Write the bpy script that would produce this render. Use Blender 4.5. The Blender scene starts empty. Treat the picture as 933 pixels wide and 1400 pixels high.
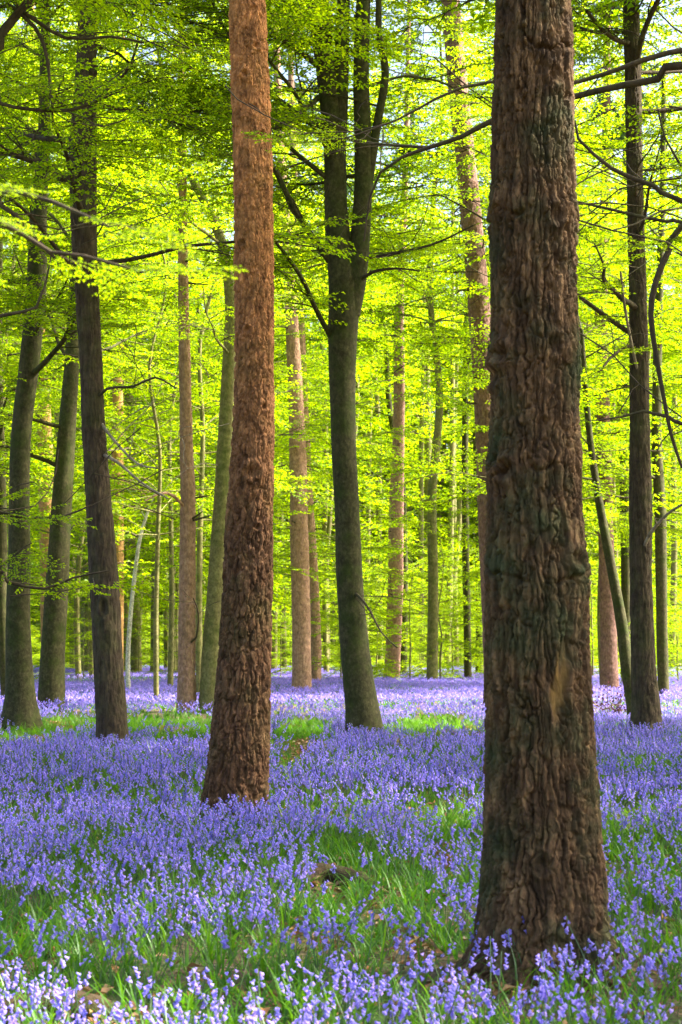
import bpy, math, random
import numpy as np
R = math.radians
random.seed(7); rng = np.random.default_rng(7)
scn = bpy.context.scene
col = scn.collection

# ------------------------------------------------------------------ camera, sky, sun, exposure
F = 2400.0; CAMZ = 1.5; HORIZON = 882.0
PITCH = math.atan((HORIZON-700)/F)
cam = bpy.data.cameras.new('camera'); camo = bpy.data.objects.new('camera', cam); col.objects.link(camo)
camo.location = (0, 0, CAMZ); camo.rotation_euler = (R(90)+PITCH, 0, 0)
cam.sensor_fit = 'VERTICAL'; cam.sensor_height = 36; cam.sensor_width = 24
cam.lens = F/1400*36; cam.clip_end = 2000; cam.clip_start = .05
cam.dof.use_dof = True; cam.dof.focus_distance = 16.5; cam.dof.aperture_fstop = 6.5
scn.camera = camo
SUN_EL, SUN_AZ = 45, 84          # azimuth clockwise from +Y (view direction)
w = bpy.data.worlds.new("World"); scn.world = w; w.use_nodes = True
nt = w.node_tree; bg = nt.nodes['Background']; sky = nt.nodes.new('ShaderNodeTexSky')
sky.sky_type = 'NISHITA'; sky.sun_disc = False; sky.sun_elevation = R(SUN_EL); sky.sun_rotation = R(SUN_AZ)
sky.dust_density = 5.0; sky.air_density = 1.0; sky.ozone_density = 1.0
nt.links.new(sky.outputs[0], bg.inputs[0]); bg.inputs[1].default_value = 0.085
sl = bpy.data.lights.new('sun', 'SUN'); sl.energy = 5.0; sl.angle = R(3); sl.color = (1, .93, .80)
so = bpy.data.objects.new('sun', sl); col.objects.link(so)
so.rotation_euler = (R(90-SUN_EL), 0, R(180-SUN_AZ)); so.location = (0, 0, 40)
scn.view_settings.view_transform = 'Standard'; scn.view_settings.look = 'None'
scn.view_settings.exposure = 2.6; scn.view_settings.gamma = 1; scn.view_settings.use_curve_mapping = False
scn.cycles.max_bounces = 8; scn.cycles.diffuse_bounces = 5; scn.cycles.glossy_bounces = 2
scn.cycles.transmission_bounces = 5; scn.cycles.transparent_max_bounces = 4
scn.cycles.use_denoising = True
scn.cycles.caustics_reflective = False; scn.cycles.caustics_refractive = False

# ------------------------------------------------------------------ helpers
cp, sp = math.cos(PITCH), math.sin(PITCH)
def ray(px, py):
    a = (px-466.5)/F; b = (700-py)/F
    return np.array([a, cp-sp*b, sp+cp*b])
def at(px, py, Y):
    d = ray(px, py); t = Y/d[1]
    return np.array([0, 0, CAMZ])+d*t
def ground_at(px, py):
    d = ray(px, py); t = -CAMZ/d[2]
    return np.array([0, 0, CAMZ])+d*t

def hash3(ix, iy, iz, seed=0):
    h = (ix.astype(np.int64)*374761393+iy.astype(np.int64)*668265263+iz.astype(np.int64)*2147483647*0+iz.astype(np.int64)*1274126177+seed*974711) & 0xffffffff
    h = ((h ^ (h >> 13))*1103515245) & 0xffffffff
    h = ((h ^ (h >> 16))*2654435761) & 0xffffffff
    h = h ^ (h >> 15)
    return (h & 0xffffff)/float(0xffffff)
def noise(p, seed=0):
    i = np.floor(p).astype(np.int64); f = p-i; f = f*f*(3-2*f)
    r = 0
    for dx in (0, 1):
        for dy in (0, 1):
            for dz in (0, 1):
                wgt = (f[:, 0] if dx else 1-f[:, 0])*(f[:, 1] if dy else 1-f[:, 1])*(f[:, 2] if dz else 1-f[:, 2])
                r = r+wgt*hash3(i[:, 0]+dx, i[:, 1]+dy, i[:, 2]+dz, seed)
    return r
def fbm(p, octv=3, seed=0):
    r = 0; a = .5; t = 0
    for k in range(octv):
        r = r+a*noise(p*(2**k), seed+k*17); t += a; a *= .5
    return r/t
def voronoi(p, seed=0):
    i = np.floor(p).astype(np.int64); n = len(p)
    f1 = np.full(n, 9.); f2 = np.full(n, 9.); cid = np.zeros(n)
    for dx in (-1, 0, 1):
        for dy in (-1, 0, 1):
            for dz in (-1, 0, 1):
                c = i+np.array([dx, dy, dz])
                q = np.stack([c[:, k]+hash3(c[:, 0], c[:, 1], c[:, 2], seed+k+1) for k in range(3)], 1)
                d = np.sqrt(((q-p)**2).sum(1))
                h = hash3(c[:, 0], c[:, 1], c[:, 2], seed+9)
                near = d < f1
                f2 = np.where(near, f1, np.minimum(f2, d)); cid = np.where(near, h, cid); f1 = np.where(near, d, f1)
    return f1, f2, cid
def sstep(a, b, x):
    t = np.clip((x-a)/(b-a), 0, 1); return t*t*(3-2*t)

class MB:
    """collects vertex blocks and quads/tris of ONE mesh"""
    def __init__(s): s.v = []; s.q = []; s.t = []; s.qm = []; s.tm = []; s.n = 0
    def quads(s, v, f, m=0):
        v = np.asarray(v, float).reshape(-1, 3); f = np.asarray(f, np.int64).reshape(-1, 4)
        s.v.append(v); s.q.append(f+s.n); s.qm.append(np.full(len(f), m)); s.n += len(v)
    def tris(s, v, f, m=0):
        v = np.asarray(v, float).reshape(-1, 3); f = np.asarray(f, np.int64).reshape(-1, 3)
        s.v.append(v); s.t.append(f+s.n); s.tm.append(np.full(len(f), m)); s.n += len(v)
    def build(s, name, mats, parent=None, loc=None, smooth=False):
        me = bpy.data.meshes.new(name)
        v = np.concatenate(s.v)
        q = np.concatenate(s.q) if s.q else np.zeros((0, 4), np.int64)
        t = np.concatenate(s.t) if s.t else np.zeros((0, 3), np.int64)
        me.vertices.add(len(v)); me.vertices.foreach_set('co', v.astype(np.float32).ravel())
        nl = q.size+t.size
        me.loops.add(nl); me.loops.foreach_set('vertex_index', np.concatenate([q.ravel(), t.ravel()]).astype(np.int32))
        me.polygons.add(len(q)+len(t))
        ls = np.concatenate([np.arange(len(q))*4, q.size+np.arange(len(t))*3]).astype(np.int32)
        me.polygons.foreach_set('loop_start', ls)
        mi = np.concatenate([np.concatenate(s.qm) if s.qm else np.zeros(0), np.concatenate(s.tm) if s.tm else np.zeros(0)]).astype(np.int32)
        me.polygons.foreach_set('material_index', mi)
        me.polygons.foreach_set('use_smooth', np.full(len(q)+len(t), smooth))
        for m in (mats if isinstance(mats, (list, tuple)) else [mats]): me.materials.append(m)
        me.update(calc_edges=True)
        return link(name, me, parent, loc)
def link(name, me, parent=None, loc=None):
    o = bpy.data.objects.new(name, me); col.objects.link(o)
    if parent is not None: o.parent = parent
    if loc is not None: o.location = loc
    return o
def tag(o, label=None, cat=None, group=None, kind=None):
    for k, v in (('label', label), ('category', cat), ('group', group), ('kind', kind)):
        if v: o[k] = v
    return o
def empty(name, loc, label, cat, group=None):
    o = bpy.data.objects.new(name, None); col.objects.link(o); o.location = loc; o.empty_display_size = .3
    return tag(o, label, cat, group)

def resample(P, W, step):
    P = np.asarray(P, float); W = np.asarray(W, float)
    # Catmull-Rom through the points
    out = []; ow = []
    n = len(P)
    for i in range(n-1):
        p0 = P[max(i-1, 0)]; p1 = P[i]; p2 = P[i+1]; p3 = P[min(i+2, n-1)]
        L = np.linalg.norm(p2-p1); k = max(1, int(math.ceil(L/step)))
        for j in range(k):
            t = j/k
            out.append(.5*((2*p1)+(-p0+p2)*t+(2*p0-5*p1+4*p2-p3)*t*t+(-p0+3*p1-3*p2+p3)*t**3))
            ow.append(W[i]*(1-t)+W[i+1]*t)
    out.append(P[-1]); ow.append(W[-1])
    return np.array(out), np.array(ow)
def frames(P):
    T = np.gradient(P, axis=0); T /= np.linalg.norm(T, axis=1)[:, None]+1e-12
    up = np.array([0, 0, 1.]) if abs(T[0][2]) < .9 else np.array([0, 1., 0])
    N = np.zeros_like(P)
    n = np.cross(T[0], up); n /= np.linalg.norm(n)
    for i in range(len(P)):
        n = n-T[i]*np.dot(n, T[i]); n /= np.linalg.norm(n)+1e-12; N[i] = n
    return T, N, np.cross(T, N)
def tube(mb, P, W, sides=6, m=0):
    T, N, B = frames(P)
    a = np.arange(sides)/sides*2*math.pi
    V = P[:, None, :]+W[:, None, None]*(np.cos(a)[None, :, None]*N[:, None, :]+np.sin(a)[None, :, None]*B[:, None, :])
    n = len(P); i = np.arange(n-1)[:, None]*sides; j = np.arange(sides)[None, :]; j2 = (j+1) % sides
    f = np.stack([i+j, i+j2, i+sides+j2, i+sides+j], -1).reshape(-1, 4)
    mb.quads(V, f, m)

# ------------------------------------------------------------------ materials
def newmat(name):
    m = bpy.data.materials.new(name); m.use_nodes = True; t = m.node_tree; t.nodes.clear()
    return m, t, (lambda k, **kw: mk(t, k, **kw))
def mk(t, k, **kw):
    n = t.nodes.new(k)
    for a, b in kw.items():
        if a.startswith('i_'):
            n.inputs[a[2:].replace('_', ' ')].default_value = b
        else: setattr(n, a, b)
    return n
def ramp(t, fac, stops):
    n = t.nodes.new('ShaderNodeValToRGB'); cr = n.color_ramp
    while len(cr.elements) < len(stops): cr.elements.new(.5)
    for e, (p, c) in zip(cr.elements, stops): e.position = p; e.color = (*c, 1) if len(c) == 3 else c
    t.links.new(fac, n.inputs[0]); return n.outputs[0]
def mixc(t, fac, a, b, mode='MIX'):
    n = t.nodes.new('ShaderNodeMix'); n.data_type = 'RGBA'; n.blend_type = mode
    for s, v in ((n.inputs[0], fac), (n.inputs[6], a), (n.inputs[7], b)):
        if hasattr(v, 'links'): t.links.new(v, s)
        else: s.default_value = v if isinstance(v, (float, int)) else (*v, 1)
    return n.outputs[2]

def leafmat(name, refl, trans, mixf=.5, gloss=.06, spread=.35, rough=.45):
    """thin leaf: reflects, lets light through, tint differs leaf by leaf"""
    m, t, N = newmat(name); L = t.links.new
    g = N('ShaderNodeNewGeometry')
    rnd = g.outputs['Random Per Island']
    r2 = [tuple(max(0, c*(1-spread)) for c in refl), refl, (refl[0]*1.5, refl[1]*1.25, refl[2])]
    t2 = [(trans[0]*.62, trans[1]*.8, trans[2]), trans, (trans[0]*1.2, trans[1]*1.08, trans[2])]
    cr = ramp(t, rnd, [(0, r2[0]), (.5, r2[1]), (1, r2[2])])
    ct = ramp(t, rnd, [(0, t2[0]), (.5, t2[1]), (1, t2[2])])
    d = N('ShaderNodeBsdfDiffuse'); tr = N('ShaderNodeBsdfTranslucent'); gl = N('ShaderNodeBsdfGlossy', i_Roughness=rough)
    L(cr, d.inputs[0]); L(ct, tr.inputs[0]); gl.inputs[0].default_value = (.8, .9, .8, 1)
    m1 = N('ShaderNodeMixShader'); m1.inputs[0].default_value = mixf
    L(d.outputs[0], m1.inputs[1]); L(tr.outputs[0], m1.inputs[2])
    m2 = N('ShaderNodeMixShader'); m2.inputs[0].default_value = gloss
    L(m1.outputs[0], m2.inputs[1]); L(gl.outputs[0], m2.inputs[2])
    o = N('ShaderNodeOutputMaterial'); L(m2.outputs[0], o.inputs[0]); return m

def barkmat(name, a, b, c=None, moss=(.07, .085, .02), mossf=.35, hz=None, upper=None, scale=1., bump=.5, stretch=5., rough=.9, tone=False, wound=False):
    """a,b: two bark tones; c: light flakes; upper=(z0,z1,colour): changes up the trunk"""
    m, t, N = newmat(name); L = t.links.new
    tc = N('ShaderNodeTexCoord'); mp = N('ShaderNodeMapping'); mp.inputs['Scale'].default_value = (scale, scale, scale/stretch)
    L(tc.outputs['Object'], mp.inputs[0])
    n1 = N('ShaderNodeTexNoise', i_Scale=22., i_Detail=6., i_Roughness=.65); L(mp.outputs[0], n1.inputs['Vector'])
    n2 = N('ShaderNodeTexNoise', i_Scale=3.2, i_Detail=4., i_Roughness=.6); L(tc.outputs['Object'], n2.inputs['Vector'])
    v = N('ShaderNodeTexVoronoi', feature='DISTANCE_TO_EDGE', i_Scale=14.)
    wv = N('ShaderNodeMix', data_type='VECTOR', i_Factor=.12); L(mp.outputs[0], wv.inputs[4]); L(n1.outputs['Color'], wv.inputs[5])
    L(wv.outputs[1], v.inputs['Vector'])
    cb = ramp(t, n1.outputs[0], [(.3, a), (.52, b), (.75, c or tuple(x*1.35 for x in b))])
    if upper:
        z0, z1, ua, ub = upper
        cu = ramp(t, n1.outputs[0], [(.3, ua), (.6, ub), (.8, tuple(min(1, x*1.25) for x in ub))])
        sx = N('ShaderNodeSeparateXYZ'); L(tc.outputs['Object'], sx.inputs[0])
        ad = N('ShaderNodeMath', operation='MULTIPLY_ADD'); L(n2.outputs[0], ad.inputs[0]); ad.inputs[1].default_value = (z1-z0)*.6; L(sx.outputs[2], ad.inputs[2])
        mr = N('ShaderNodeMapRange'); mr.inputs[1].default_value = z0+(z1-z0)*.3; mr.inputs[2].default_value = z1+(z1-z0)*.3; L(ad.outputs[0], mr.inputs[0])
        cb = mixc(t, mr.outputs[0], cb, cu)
    mf = ramp(t, n2.outputs[0], [(.45, (0, 0, 0)), (.68, (mossf,)*3)])
    cb = mixc(t, mf, cb, moss)
    n3 = N('ShaderNodeTexNoise', i_Scale=7., i_Detail=5., i_Roughness=.7); L(tc.outputs['Object'], n3.inputs['Vector'])
    m3 = N('ShaderNodeMapRange'); m3.inputs[1].default_value = .3; m3.inputs[2].default_value = .7; m3.inputs[3].default_value = .62; m3.inputs[4].default_value = 1.4; L(n3.outputs[0], m3.inputs[0])
    h3 = N('ShaderNodeHueSaturation'); L(m3.outputs[0], h3.inputs['Value']); L(cb, h3.inputs['Color']); cb = h3.outputs[0]
    if tone:
        at_ = N('ShaderNodeAttribute', attribute_name='tone'); mr = N('ShaderNodeMapRange'); mr.inputs[3].default_value = .72; mr.inputs[4].default_value = 1.3
        L(at_.outputs['Fac'], mr.inputs[0])
        hs = N('ShaderNodeHueSaturation'); L(mr.outputs[0], hs.inputs['Value']); L(cb, hs.inputs['Color']); cb = hs.outputs[0]
    if wound:
        at2 = N('ShaderNodeAttribute', attribute_name='wound'); cb = mixc(t, at2.outputs['Fac'], cb, (.36, .21, .06))
    bs = N('ShaderNodeBsdfPrincipled', i_Roughness=rough); bs.inputs['Specular IOR Level'].default_value = .25; L(cb, bs.inputs['Base Color'])
    mm = N('ShaderNodeMath', operation='MULTIPLY_ADD'); L(v.outputs[0], mm.inputs[0]); mm.inputs[1].default_value = 1.2; L(n1.outputs[0], mm.inputs[2])
    bp = N('ShaderNodeBump', i_Strength=bump, i_Distance=.03/scale); L(mm.outputs[0], bp.inputs['Height']); L(bp.outputs[0], bs.inputs['Normal'])
    o = N('ShaderNodeOutputMaterial'); L(bs.outputs[0], o.inputs[0]); return m

M = {}
M['beech_leaf'] = leafmat('beech_leaf', (.11, .215, .003), (.50, .69, .002), .55, .012, .4)
M['grass'] = leafmat('strap_leaf', (.055, .17, .012), (.19, .45, .012), .42, .03, .45)
M['petal'] = leafmat('bluebell_petal', (.36, .295, .90), (.45, .37, .96), .4, .015, .42)
M['stem'] = leafmat('bluebell_stem', (.09, .15, .06), (.15, .25, .08), .2, .05)
M['needle'] = leafmat('pine_needle', (.03, .07, .02), (.05, .1, .02), .25, .05)
M['purple_leaf'] = leafmat('purple_leaf', (.05, .02, .03), (.10, .03, .04), .4, .06)
M['dead_leaf'] = leafmat('dead_leaf', (.30, .17, .08), (.25, .13, .05), .25, .04, .5)
M['twig'] = barkmat('twig_bark', (.035, .025, .018), (.07, .05, .03), mossf=.3, bump=.1)
M['dead_twig'] = barkmat('bare_twig_bark', (.18, .14, .10), (.3, .24, .17), mossf=.2, bump=.1)
M['pine_near'] = barkmat('rugged_bark', (.032, .019, .009), (.10, .056, .026), (.27, .16, .075), moss=(.04, .058, .022), mossf=.8, bump=.55, stretch=4, tone=True, wound=True)
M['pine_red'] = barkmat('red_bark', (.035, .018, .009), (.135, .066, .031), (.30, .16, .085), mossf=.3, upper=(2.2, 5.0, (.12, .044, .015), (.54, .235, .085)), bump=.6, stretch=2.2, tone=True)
M['pine_far'] = barkmat('pale_pine_bark', (.20, .11, .075), (.36, .21, .14), (.48, .31, .22), mossf=.15, bump=.5, stretch=2)
M['pine_pink'] = barkmat('pink_pine_bark', (.11, .055, .045), (.22, .12, .10), (.32, .20, .165), mossf=.15, bump=.5, stretch=2)
M['pine_rose'] = barkmat('rose_pine_bark', (.20, .10, .08), (.38, .21, .17), (.48, .31, .26), mossf=.1, bump=.5, stretch=2)
M['pine_orange'] = barkmat('orange_pine_bark', (.24, .12, .05), (.48, .26, .10), (.55, .34, .15), mossf=.2, bump=.4, stretch=2)
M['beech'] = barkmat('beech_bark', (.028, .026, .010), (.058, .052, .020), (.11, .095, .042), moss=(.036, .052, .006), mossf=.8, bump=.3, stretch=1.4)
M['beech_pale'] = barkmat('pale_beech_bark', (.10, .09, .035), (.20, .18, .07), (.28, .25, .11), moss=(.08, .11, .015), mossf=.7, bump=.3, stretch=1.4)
M['oak'] = barkmat('grooved_grey_bark', (.03, .020, .012), (.068, .047, .029), (.12, .085, .052), moss=(.08, .09, .025), mossf=.4, bump=.6, stretch=6)
M['birch'] = barkmat('birch_bark', (.05, .04, .035), (.62, .58, .5), (.75, .72, .65), mossf=.2, bump=.2, stretch=.4)

# ------------------------------------------------------------------ ground
def undul(x, y):
    p = np.stack([x*.12, y*.12, x*0], 1); q = np.stack([x*.9, y*.9, x*0+5], 1)
    g = (fbm(p, 2, 3)-.5)*.22+(fbm(q, 2, 8)-.5)*.07
    return g*np.clip((np.asarray(y)-2)/6, 0, 1)
def ground_z(x, y): return float(undul(np.array([x]), np.array([y]))[0])
def ext(py): return 0
PATCH = [  # green or bare openings among the bluebells: px, py, half widths in px, strength
    (60, 1002, 85, 16, 1.), (215, 992, 80, 14, 1.), (600, 992, 75, 11, 1.), (250, 1010, 60, 12, .7), (410, 1012, 60, 20, .9), (400, 1055, 30, 22, .9), (410, 985, 50, 8, .5), (540, 1006, 80, 9, .9),
    (120, 935, 150, 3, .9), (600, 932, 70, 3, .8), (600, 1150, 45, 40, .8), (460, 1205, 60, 32, .85), (545, 1260, 60, 55, .85),
    (560, 1330, 90, 40, .75), (430, 1290, 70, 28, .65), (750, 1355, 130, 45, .97), (880, 1130, 60, 10, .6), (250, 1380, 90, 40, .5), (100, 1375, 90, 22, .8), (380, 1120, 130, 16, .35), (900, 1240, 60, 30, .3), (440, 1380, 120, 30, .4)]
PW = []
for (px, py, rx, ry, s_) in PATCH:
    if 960 < py < 1060: py += 10; ry = ry*1.3+7; s_ = min(1., s_*1.2)
    c = ground_at(px, py); e = ground_at(px+rx, py); n1 = ground_at(px, py-ry); n2 = ground_at(px, py+ry)
    PW.append((c[0], (n1[1]+n2[1])/2, abs(e[0]-c[0]), abs(n1[1]-n2[1])/2, s_))
LITTER = []
for (px, py, rx, ry) in [(560, 1292, 50, 20), (432, 1290, 40, 14), (505, 1258, 30, 10), (640, 1003, 60, 9), (255, 1018, 50, 8), (420, 1022, 45, 9), (555, 1012, 50, 7), (610, 1180, 26, 9), (860, 1345, 50, 16), (640, 1350, 30, 14), (545, 1225, 30, 9), (700, 1372, 90, 16), (150, 1392, 90, 12), (450, 1225, 45, 9)]:
    c = ground_at(px, py+12); e = ground_at(px+rx, py+12); n1 = ground_at(px, py-ry); n2 = ground_at(px, py+ry+12)
    LITTER.append((c[0], c[1], abs(e[0]-c[0]), abs(n1[1]-n2[1])/2))
def bare(x, y):
    r = np.zeros(len(x)); wob = (fbm(np.stack([x*3., y*3., x*0], 1), 3, 24)-.5)*1.3
    for cx, cy, rx, ry in LITTER: r = np.maximum(r, 1-sstep(.5, 1.1, np.sqrt(((x-cx)/rx)**2+((y-cy)/ry)**2)+wob))
    return r
def openness(x, y):
    """0 = thick bluebells, 1 = opening"""
    r = np.zeros(len(x))
    wob = (fbm(np.stack([x*1.3, y*1.3, x*0], 1), 3, 21)-.5)*1.2
    for cx, cy, rx, ry, s_ in PW:
        d = np.sqrt(((x-cx)/rx)**2+((y-cy)/ry)**2)+wob
        r = np.maximum(r, s_*(1-sstep(.55, 1.15, d)))
    pat = fbm(np.stack([x*.55, y*.35, x*0], 1), 3, 5)
    r = np.maximum(r, .75*sstep(.56, .70, pat)*(1-sstep(20, 34, y)*.6))
    return r
gx = np.concatenate([-np.geomspace(900, 14, 26), np.linspace(-13, 13, 150), np.geomspace(14, 900, 26)])
gy = np.concatenate([-np.geomspace(900, 12, 14), np.linspace(-10, 5, 20), np.linspace(5.2, 26, 150), np.geomspace(26.3, 130, 110), np.geomspace(133, 900, 26)])
X, Y = np.meshgrid(gx, gy); xs, ys = X.ravel(), Y.ravel()
nx, ny = len(gx), len(gy)
i = np.arange(ny-1)[:, None]*nx; j = np.arange(nx-1)[None, :]
mb = MB(); mb.quads(np.stack([xs, ys, undul(xs, ys)], 1), np.stack([i+j, i+j+1, i+nx+j+1, i+nx+j], -1).reshape(-1, 4))
gm, t, N = newmat('woodland_soil'); L = t.links.new
tc = N('ShaderNodeTexCoord'); n1 = N('ShaderNodeTexNoise', i_Scale=1.3, i_Detail=6.); n2 = N('ShaderNodeTexNoise', i_Scale=30., i_Detail=4.); vo = N('ShaderNodeTexVoronoi', i_Scale=26.)
for n in (n1, n2, vo): L(tc.outputs['Object'], n.inputs['Vector'])
c1 = ramp(t, vo.outputs['Color'], [(0, (.05, .03, .018)), (.5, (.11, .066, .036)), (1, (.19, .12, .065))])
c2 = ramp(t, n2.outputs[0], [(.3, (.03, .05, .01)), (.7, (.07, .13, .02))])
mf = ramp(t, n1.outputs[0], [(.42, (0, 0, 0)), (.62, (1, 1, 1))])
cc = mixc(t, mf, c1, c2)
bs = N('ShaderNodeBsdfPrincipled', i_Roughness=.95); L(cc, bs.inputs['Base Color'])
bp = N('ShaderNodeBump', i_Strength=.8, i_Distance=.02); L(vo.outputs['Distance'], bp.inputs['Height']); L(bp.outputs[0], bs.inputs['Normal'])
o_ = N('ShaderNodeOutputMaterial'); L(bs.outputs[0], o_.inputs[0])
g = mb.build('ground', gm, smooth=True); tag(g, kind='structure')

# ------------------------------------------------------------------ boughs (flat sprays of beech leaves on twigs)
def rotmat(ax, an):
    ax = np.asarray(ax, float); ax = ax/np.linalg.norm(ax); K = np.array([[0, -ax[2], ax[1]], [ax[2], 0, -ax[0]], [-ax[1], ax[0], 0]])
    return np.eye(3)+math.sin(an)*K+(1-math.cos(an))*K@K
def leaf_quads(pos, dirv, nrm, length, width, fold=.25):
    """pos,dirv,nrm (n,3) -> (n,4,3) folded diamond leaves"""
    side = np.cross(nrm, dirv); side /= np.linalg.norm(side, axis=1)[:, None]+1e-9
    L_ = length[:, None]; W_ = width[:, None]
    a = pos; c = pos+dirv*L_-nrm*L_*.12; mid = pos+dirv*L_*.45
    b = mid+side*W_*.5+nrm*W_*fold; d = mid-side*W_*.5+nrm*W_*fold
    return np.stack([a, b, c, d], 1)
def make_bough(seed, length=3.0, leaf=.075, gap=.055, side_gap=.2, sub=True, twsides=3, fill=1.0):
    r = np.random.default_rng(seed)
    LP, LD, LN = [], [], []; tw = []   # twig polylines
    def walk(p, d, ln, rad, depth):
        n = max(3, int(ln/.16)); P = [p]; dd = d.copy()
        for k in range(n):
            dd = dd+np.array([r.normal(0, .10), r.normal(0, .10), r.normal(0, .05)-.015]); dd /= np.linalg.norm(dd)
            P.append(P[-1]+dd*ln/n)
        P = np.array(P); tw.append((P, np.linspace(rad, .0022, len(P)), depth))
        seg = ln/n
        def pt(s):
            q = min(s/seg, n-1e-6); k = int(q); return P[k]+(P[k+1]-P[k])*(q-k), (P[k+1]-P[k])/np.linalg.norm(P[k+1]-P[k])
        if depth < (2 if sub else 1):
            s = side_gap*(1.2 if depth == 0 else .6); sg = 1
            while s < ln*.97:
                q, dv = pt(s); an = r.uniform(.65, 1.05)*sg
                nd = rotmat((0, 0, 1), an)@dv; nd[2] = nd[2]*.5+r.normal(0, .10); nd /= np.linalg.norm(nd)
                l2 = (.52*(ln-s)+.22)*r.uniform(.6, 1.15) if depth == 0 else (.45*(ln-s)+.12)*r.uniform(.6, 1.1)
                if r.random() < fill: walk(q, nd, l2, max(.003, rad*.45), depth+1)
                sg = -sg; s += side_gap*(1. if depth == 0 else .8)*r.uniform(.7, 1.3)
        s0 = ln*.35 if depth == 0 else .05
        s = s0; sg = 1
        while s < ln:
            q, dv = pt(s); an = r.uniform(.5, 1.1)*sg
            nd = rotmat((0, 0, 1), an)@dv; nd[2] = nd[2]*.4+r.normal(-.12, .18); nd /= np.linalg.norm(nd)
            nn = np.array([r.normal(0, .42), r.normal(0, .42), 1.]); nn -= nd*np.dot(nn, nd); nn /= np.linalg.norm(nn)
            LP.append(q); LD.append(nd); LN.append(nn); sg = -sg; s += gap*r.uniform(.6, 1.4)
    walk(np.zeros(3), np.array([1., 0, 0.05]), length, .016, 0)
    LP, LD, LN = map(np.array, (LP, LD, LN)); k = len(LP)
    ll = leaf*r.uniform(.65, 1.2, k)
    V = leaf_quads(LP, LD, LN, ll, ll*.66)
    tb = MB()
    for P, W, dp in tw:
        if dp == 2 and leaf > .1: continue
        st = 1 if leaf < .1 else 2
        PP = P[::st] if len(P) > 3 else P; WW = W[::st] if len(P) > 3 else W
        if len(PP) < 2: continue
        tube(tb, PP, WW*(1.0 if leaf < .1 else 1.5), twsides)
    tv = np.concatenate(tb.v); tq = np.concatenate(tb.q)
    return V, tv, tq
BO = {'near': [make_bough(100+k, 2.6, .078, .05, .21) for k in range(7)],
      'mid': [make_bough(200+k, 3.0, .115, .085, .28) for k in range(6)],
      'far': [make_bough(300+k, 3.6, .20, .16, .42) for k in range(5)]}
print('leaves per bough', {k: [len(b[0]) for b in v] for k, v in BO.items()})
CB = np.zeros(3)
VISIBLE = [  # trunk paths that stay unhidden in the photo: (depth, x at these heights), boughs are pruned before them
    (36, [(0, 616), (130, 627), (230, 638), (380, 652), (480, 660), (600, 667), (900, 680)]),
    (68, [(450, 546), (600, 545), (700, 542), (930, 534)]), (50, [(480, 402), (550, 405), (750, 411), (950, 418)]),
    (42, [(360, 251), (500, 253), (700, 257), (960, 255)]), (24, [(380, 118), (500, 125), (700, 136), (1000, 154)]),
    (26, [(380, 475), (600, 470), (800, 479), (1000, 500)]), (27, [(0, 863), (400, 872), (700, 876), (1000, 885)]),
    (14.5, [(0, 338), (300, 347), (600, 346), (800, 338), (1100, 321)]), (8, [(0, 728), (1300, 746)])]
def hides(p, reach):
    if p[1] < 1: return False
    px = 466.5+F*p[0]/p[1]; py = HORIZON-(p[2]-CAMZ)/p[1]*F
    for d, path in VISIBLE:
        if p[1] < d-.5 and path[0][0]-60 < py < path[-1][0] and abs(px-np.interp(py, [q[0] for q in path], [q[1] for q in path])) < 12+reach*F/p[1]: return True
    return False
def crown_add(mb, lod, pos, az, tilt=0., scale=1., roll=0., r=random):
    if CB.any() and r.random() < .88 and hides(CB+np.asarray(pos)+np.array([math.cos(az), math.sin(az), 0])*1.2*scale, .75*scale): return
    V, tv, tq = r.choice(BO[lod])
    Rm = rotmat((0, 0, 1), az)@rotmat((0, 1, 0), -tilt)@rotmat((1, 0, 0), roll)
    pos = np.asarray(pos)
    lv = (V.reshape(-1, 3)*scale)@Rm.T+pos
    mb.quads(lv, np.arange(len(lv)).reshape(-1, 4), 0)
    mb.quads((tv*scale)@Rm.T+pos, tq, 1)

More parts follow.
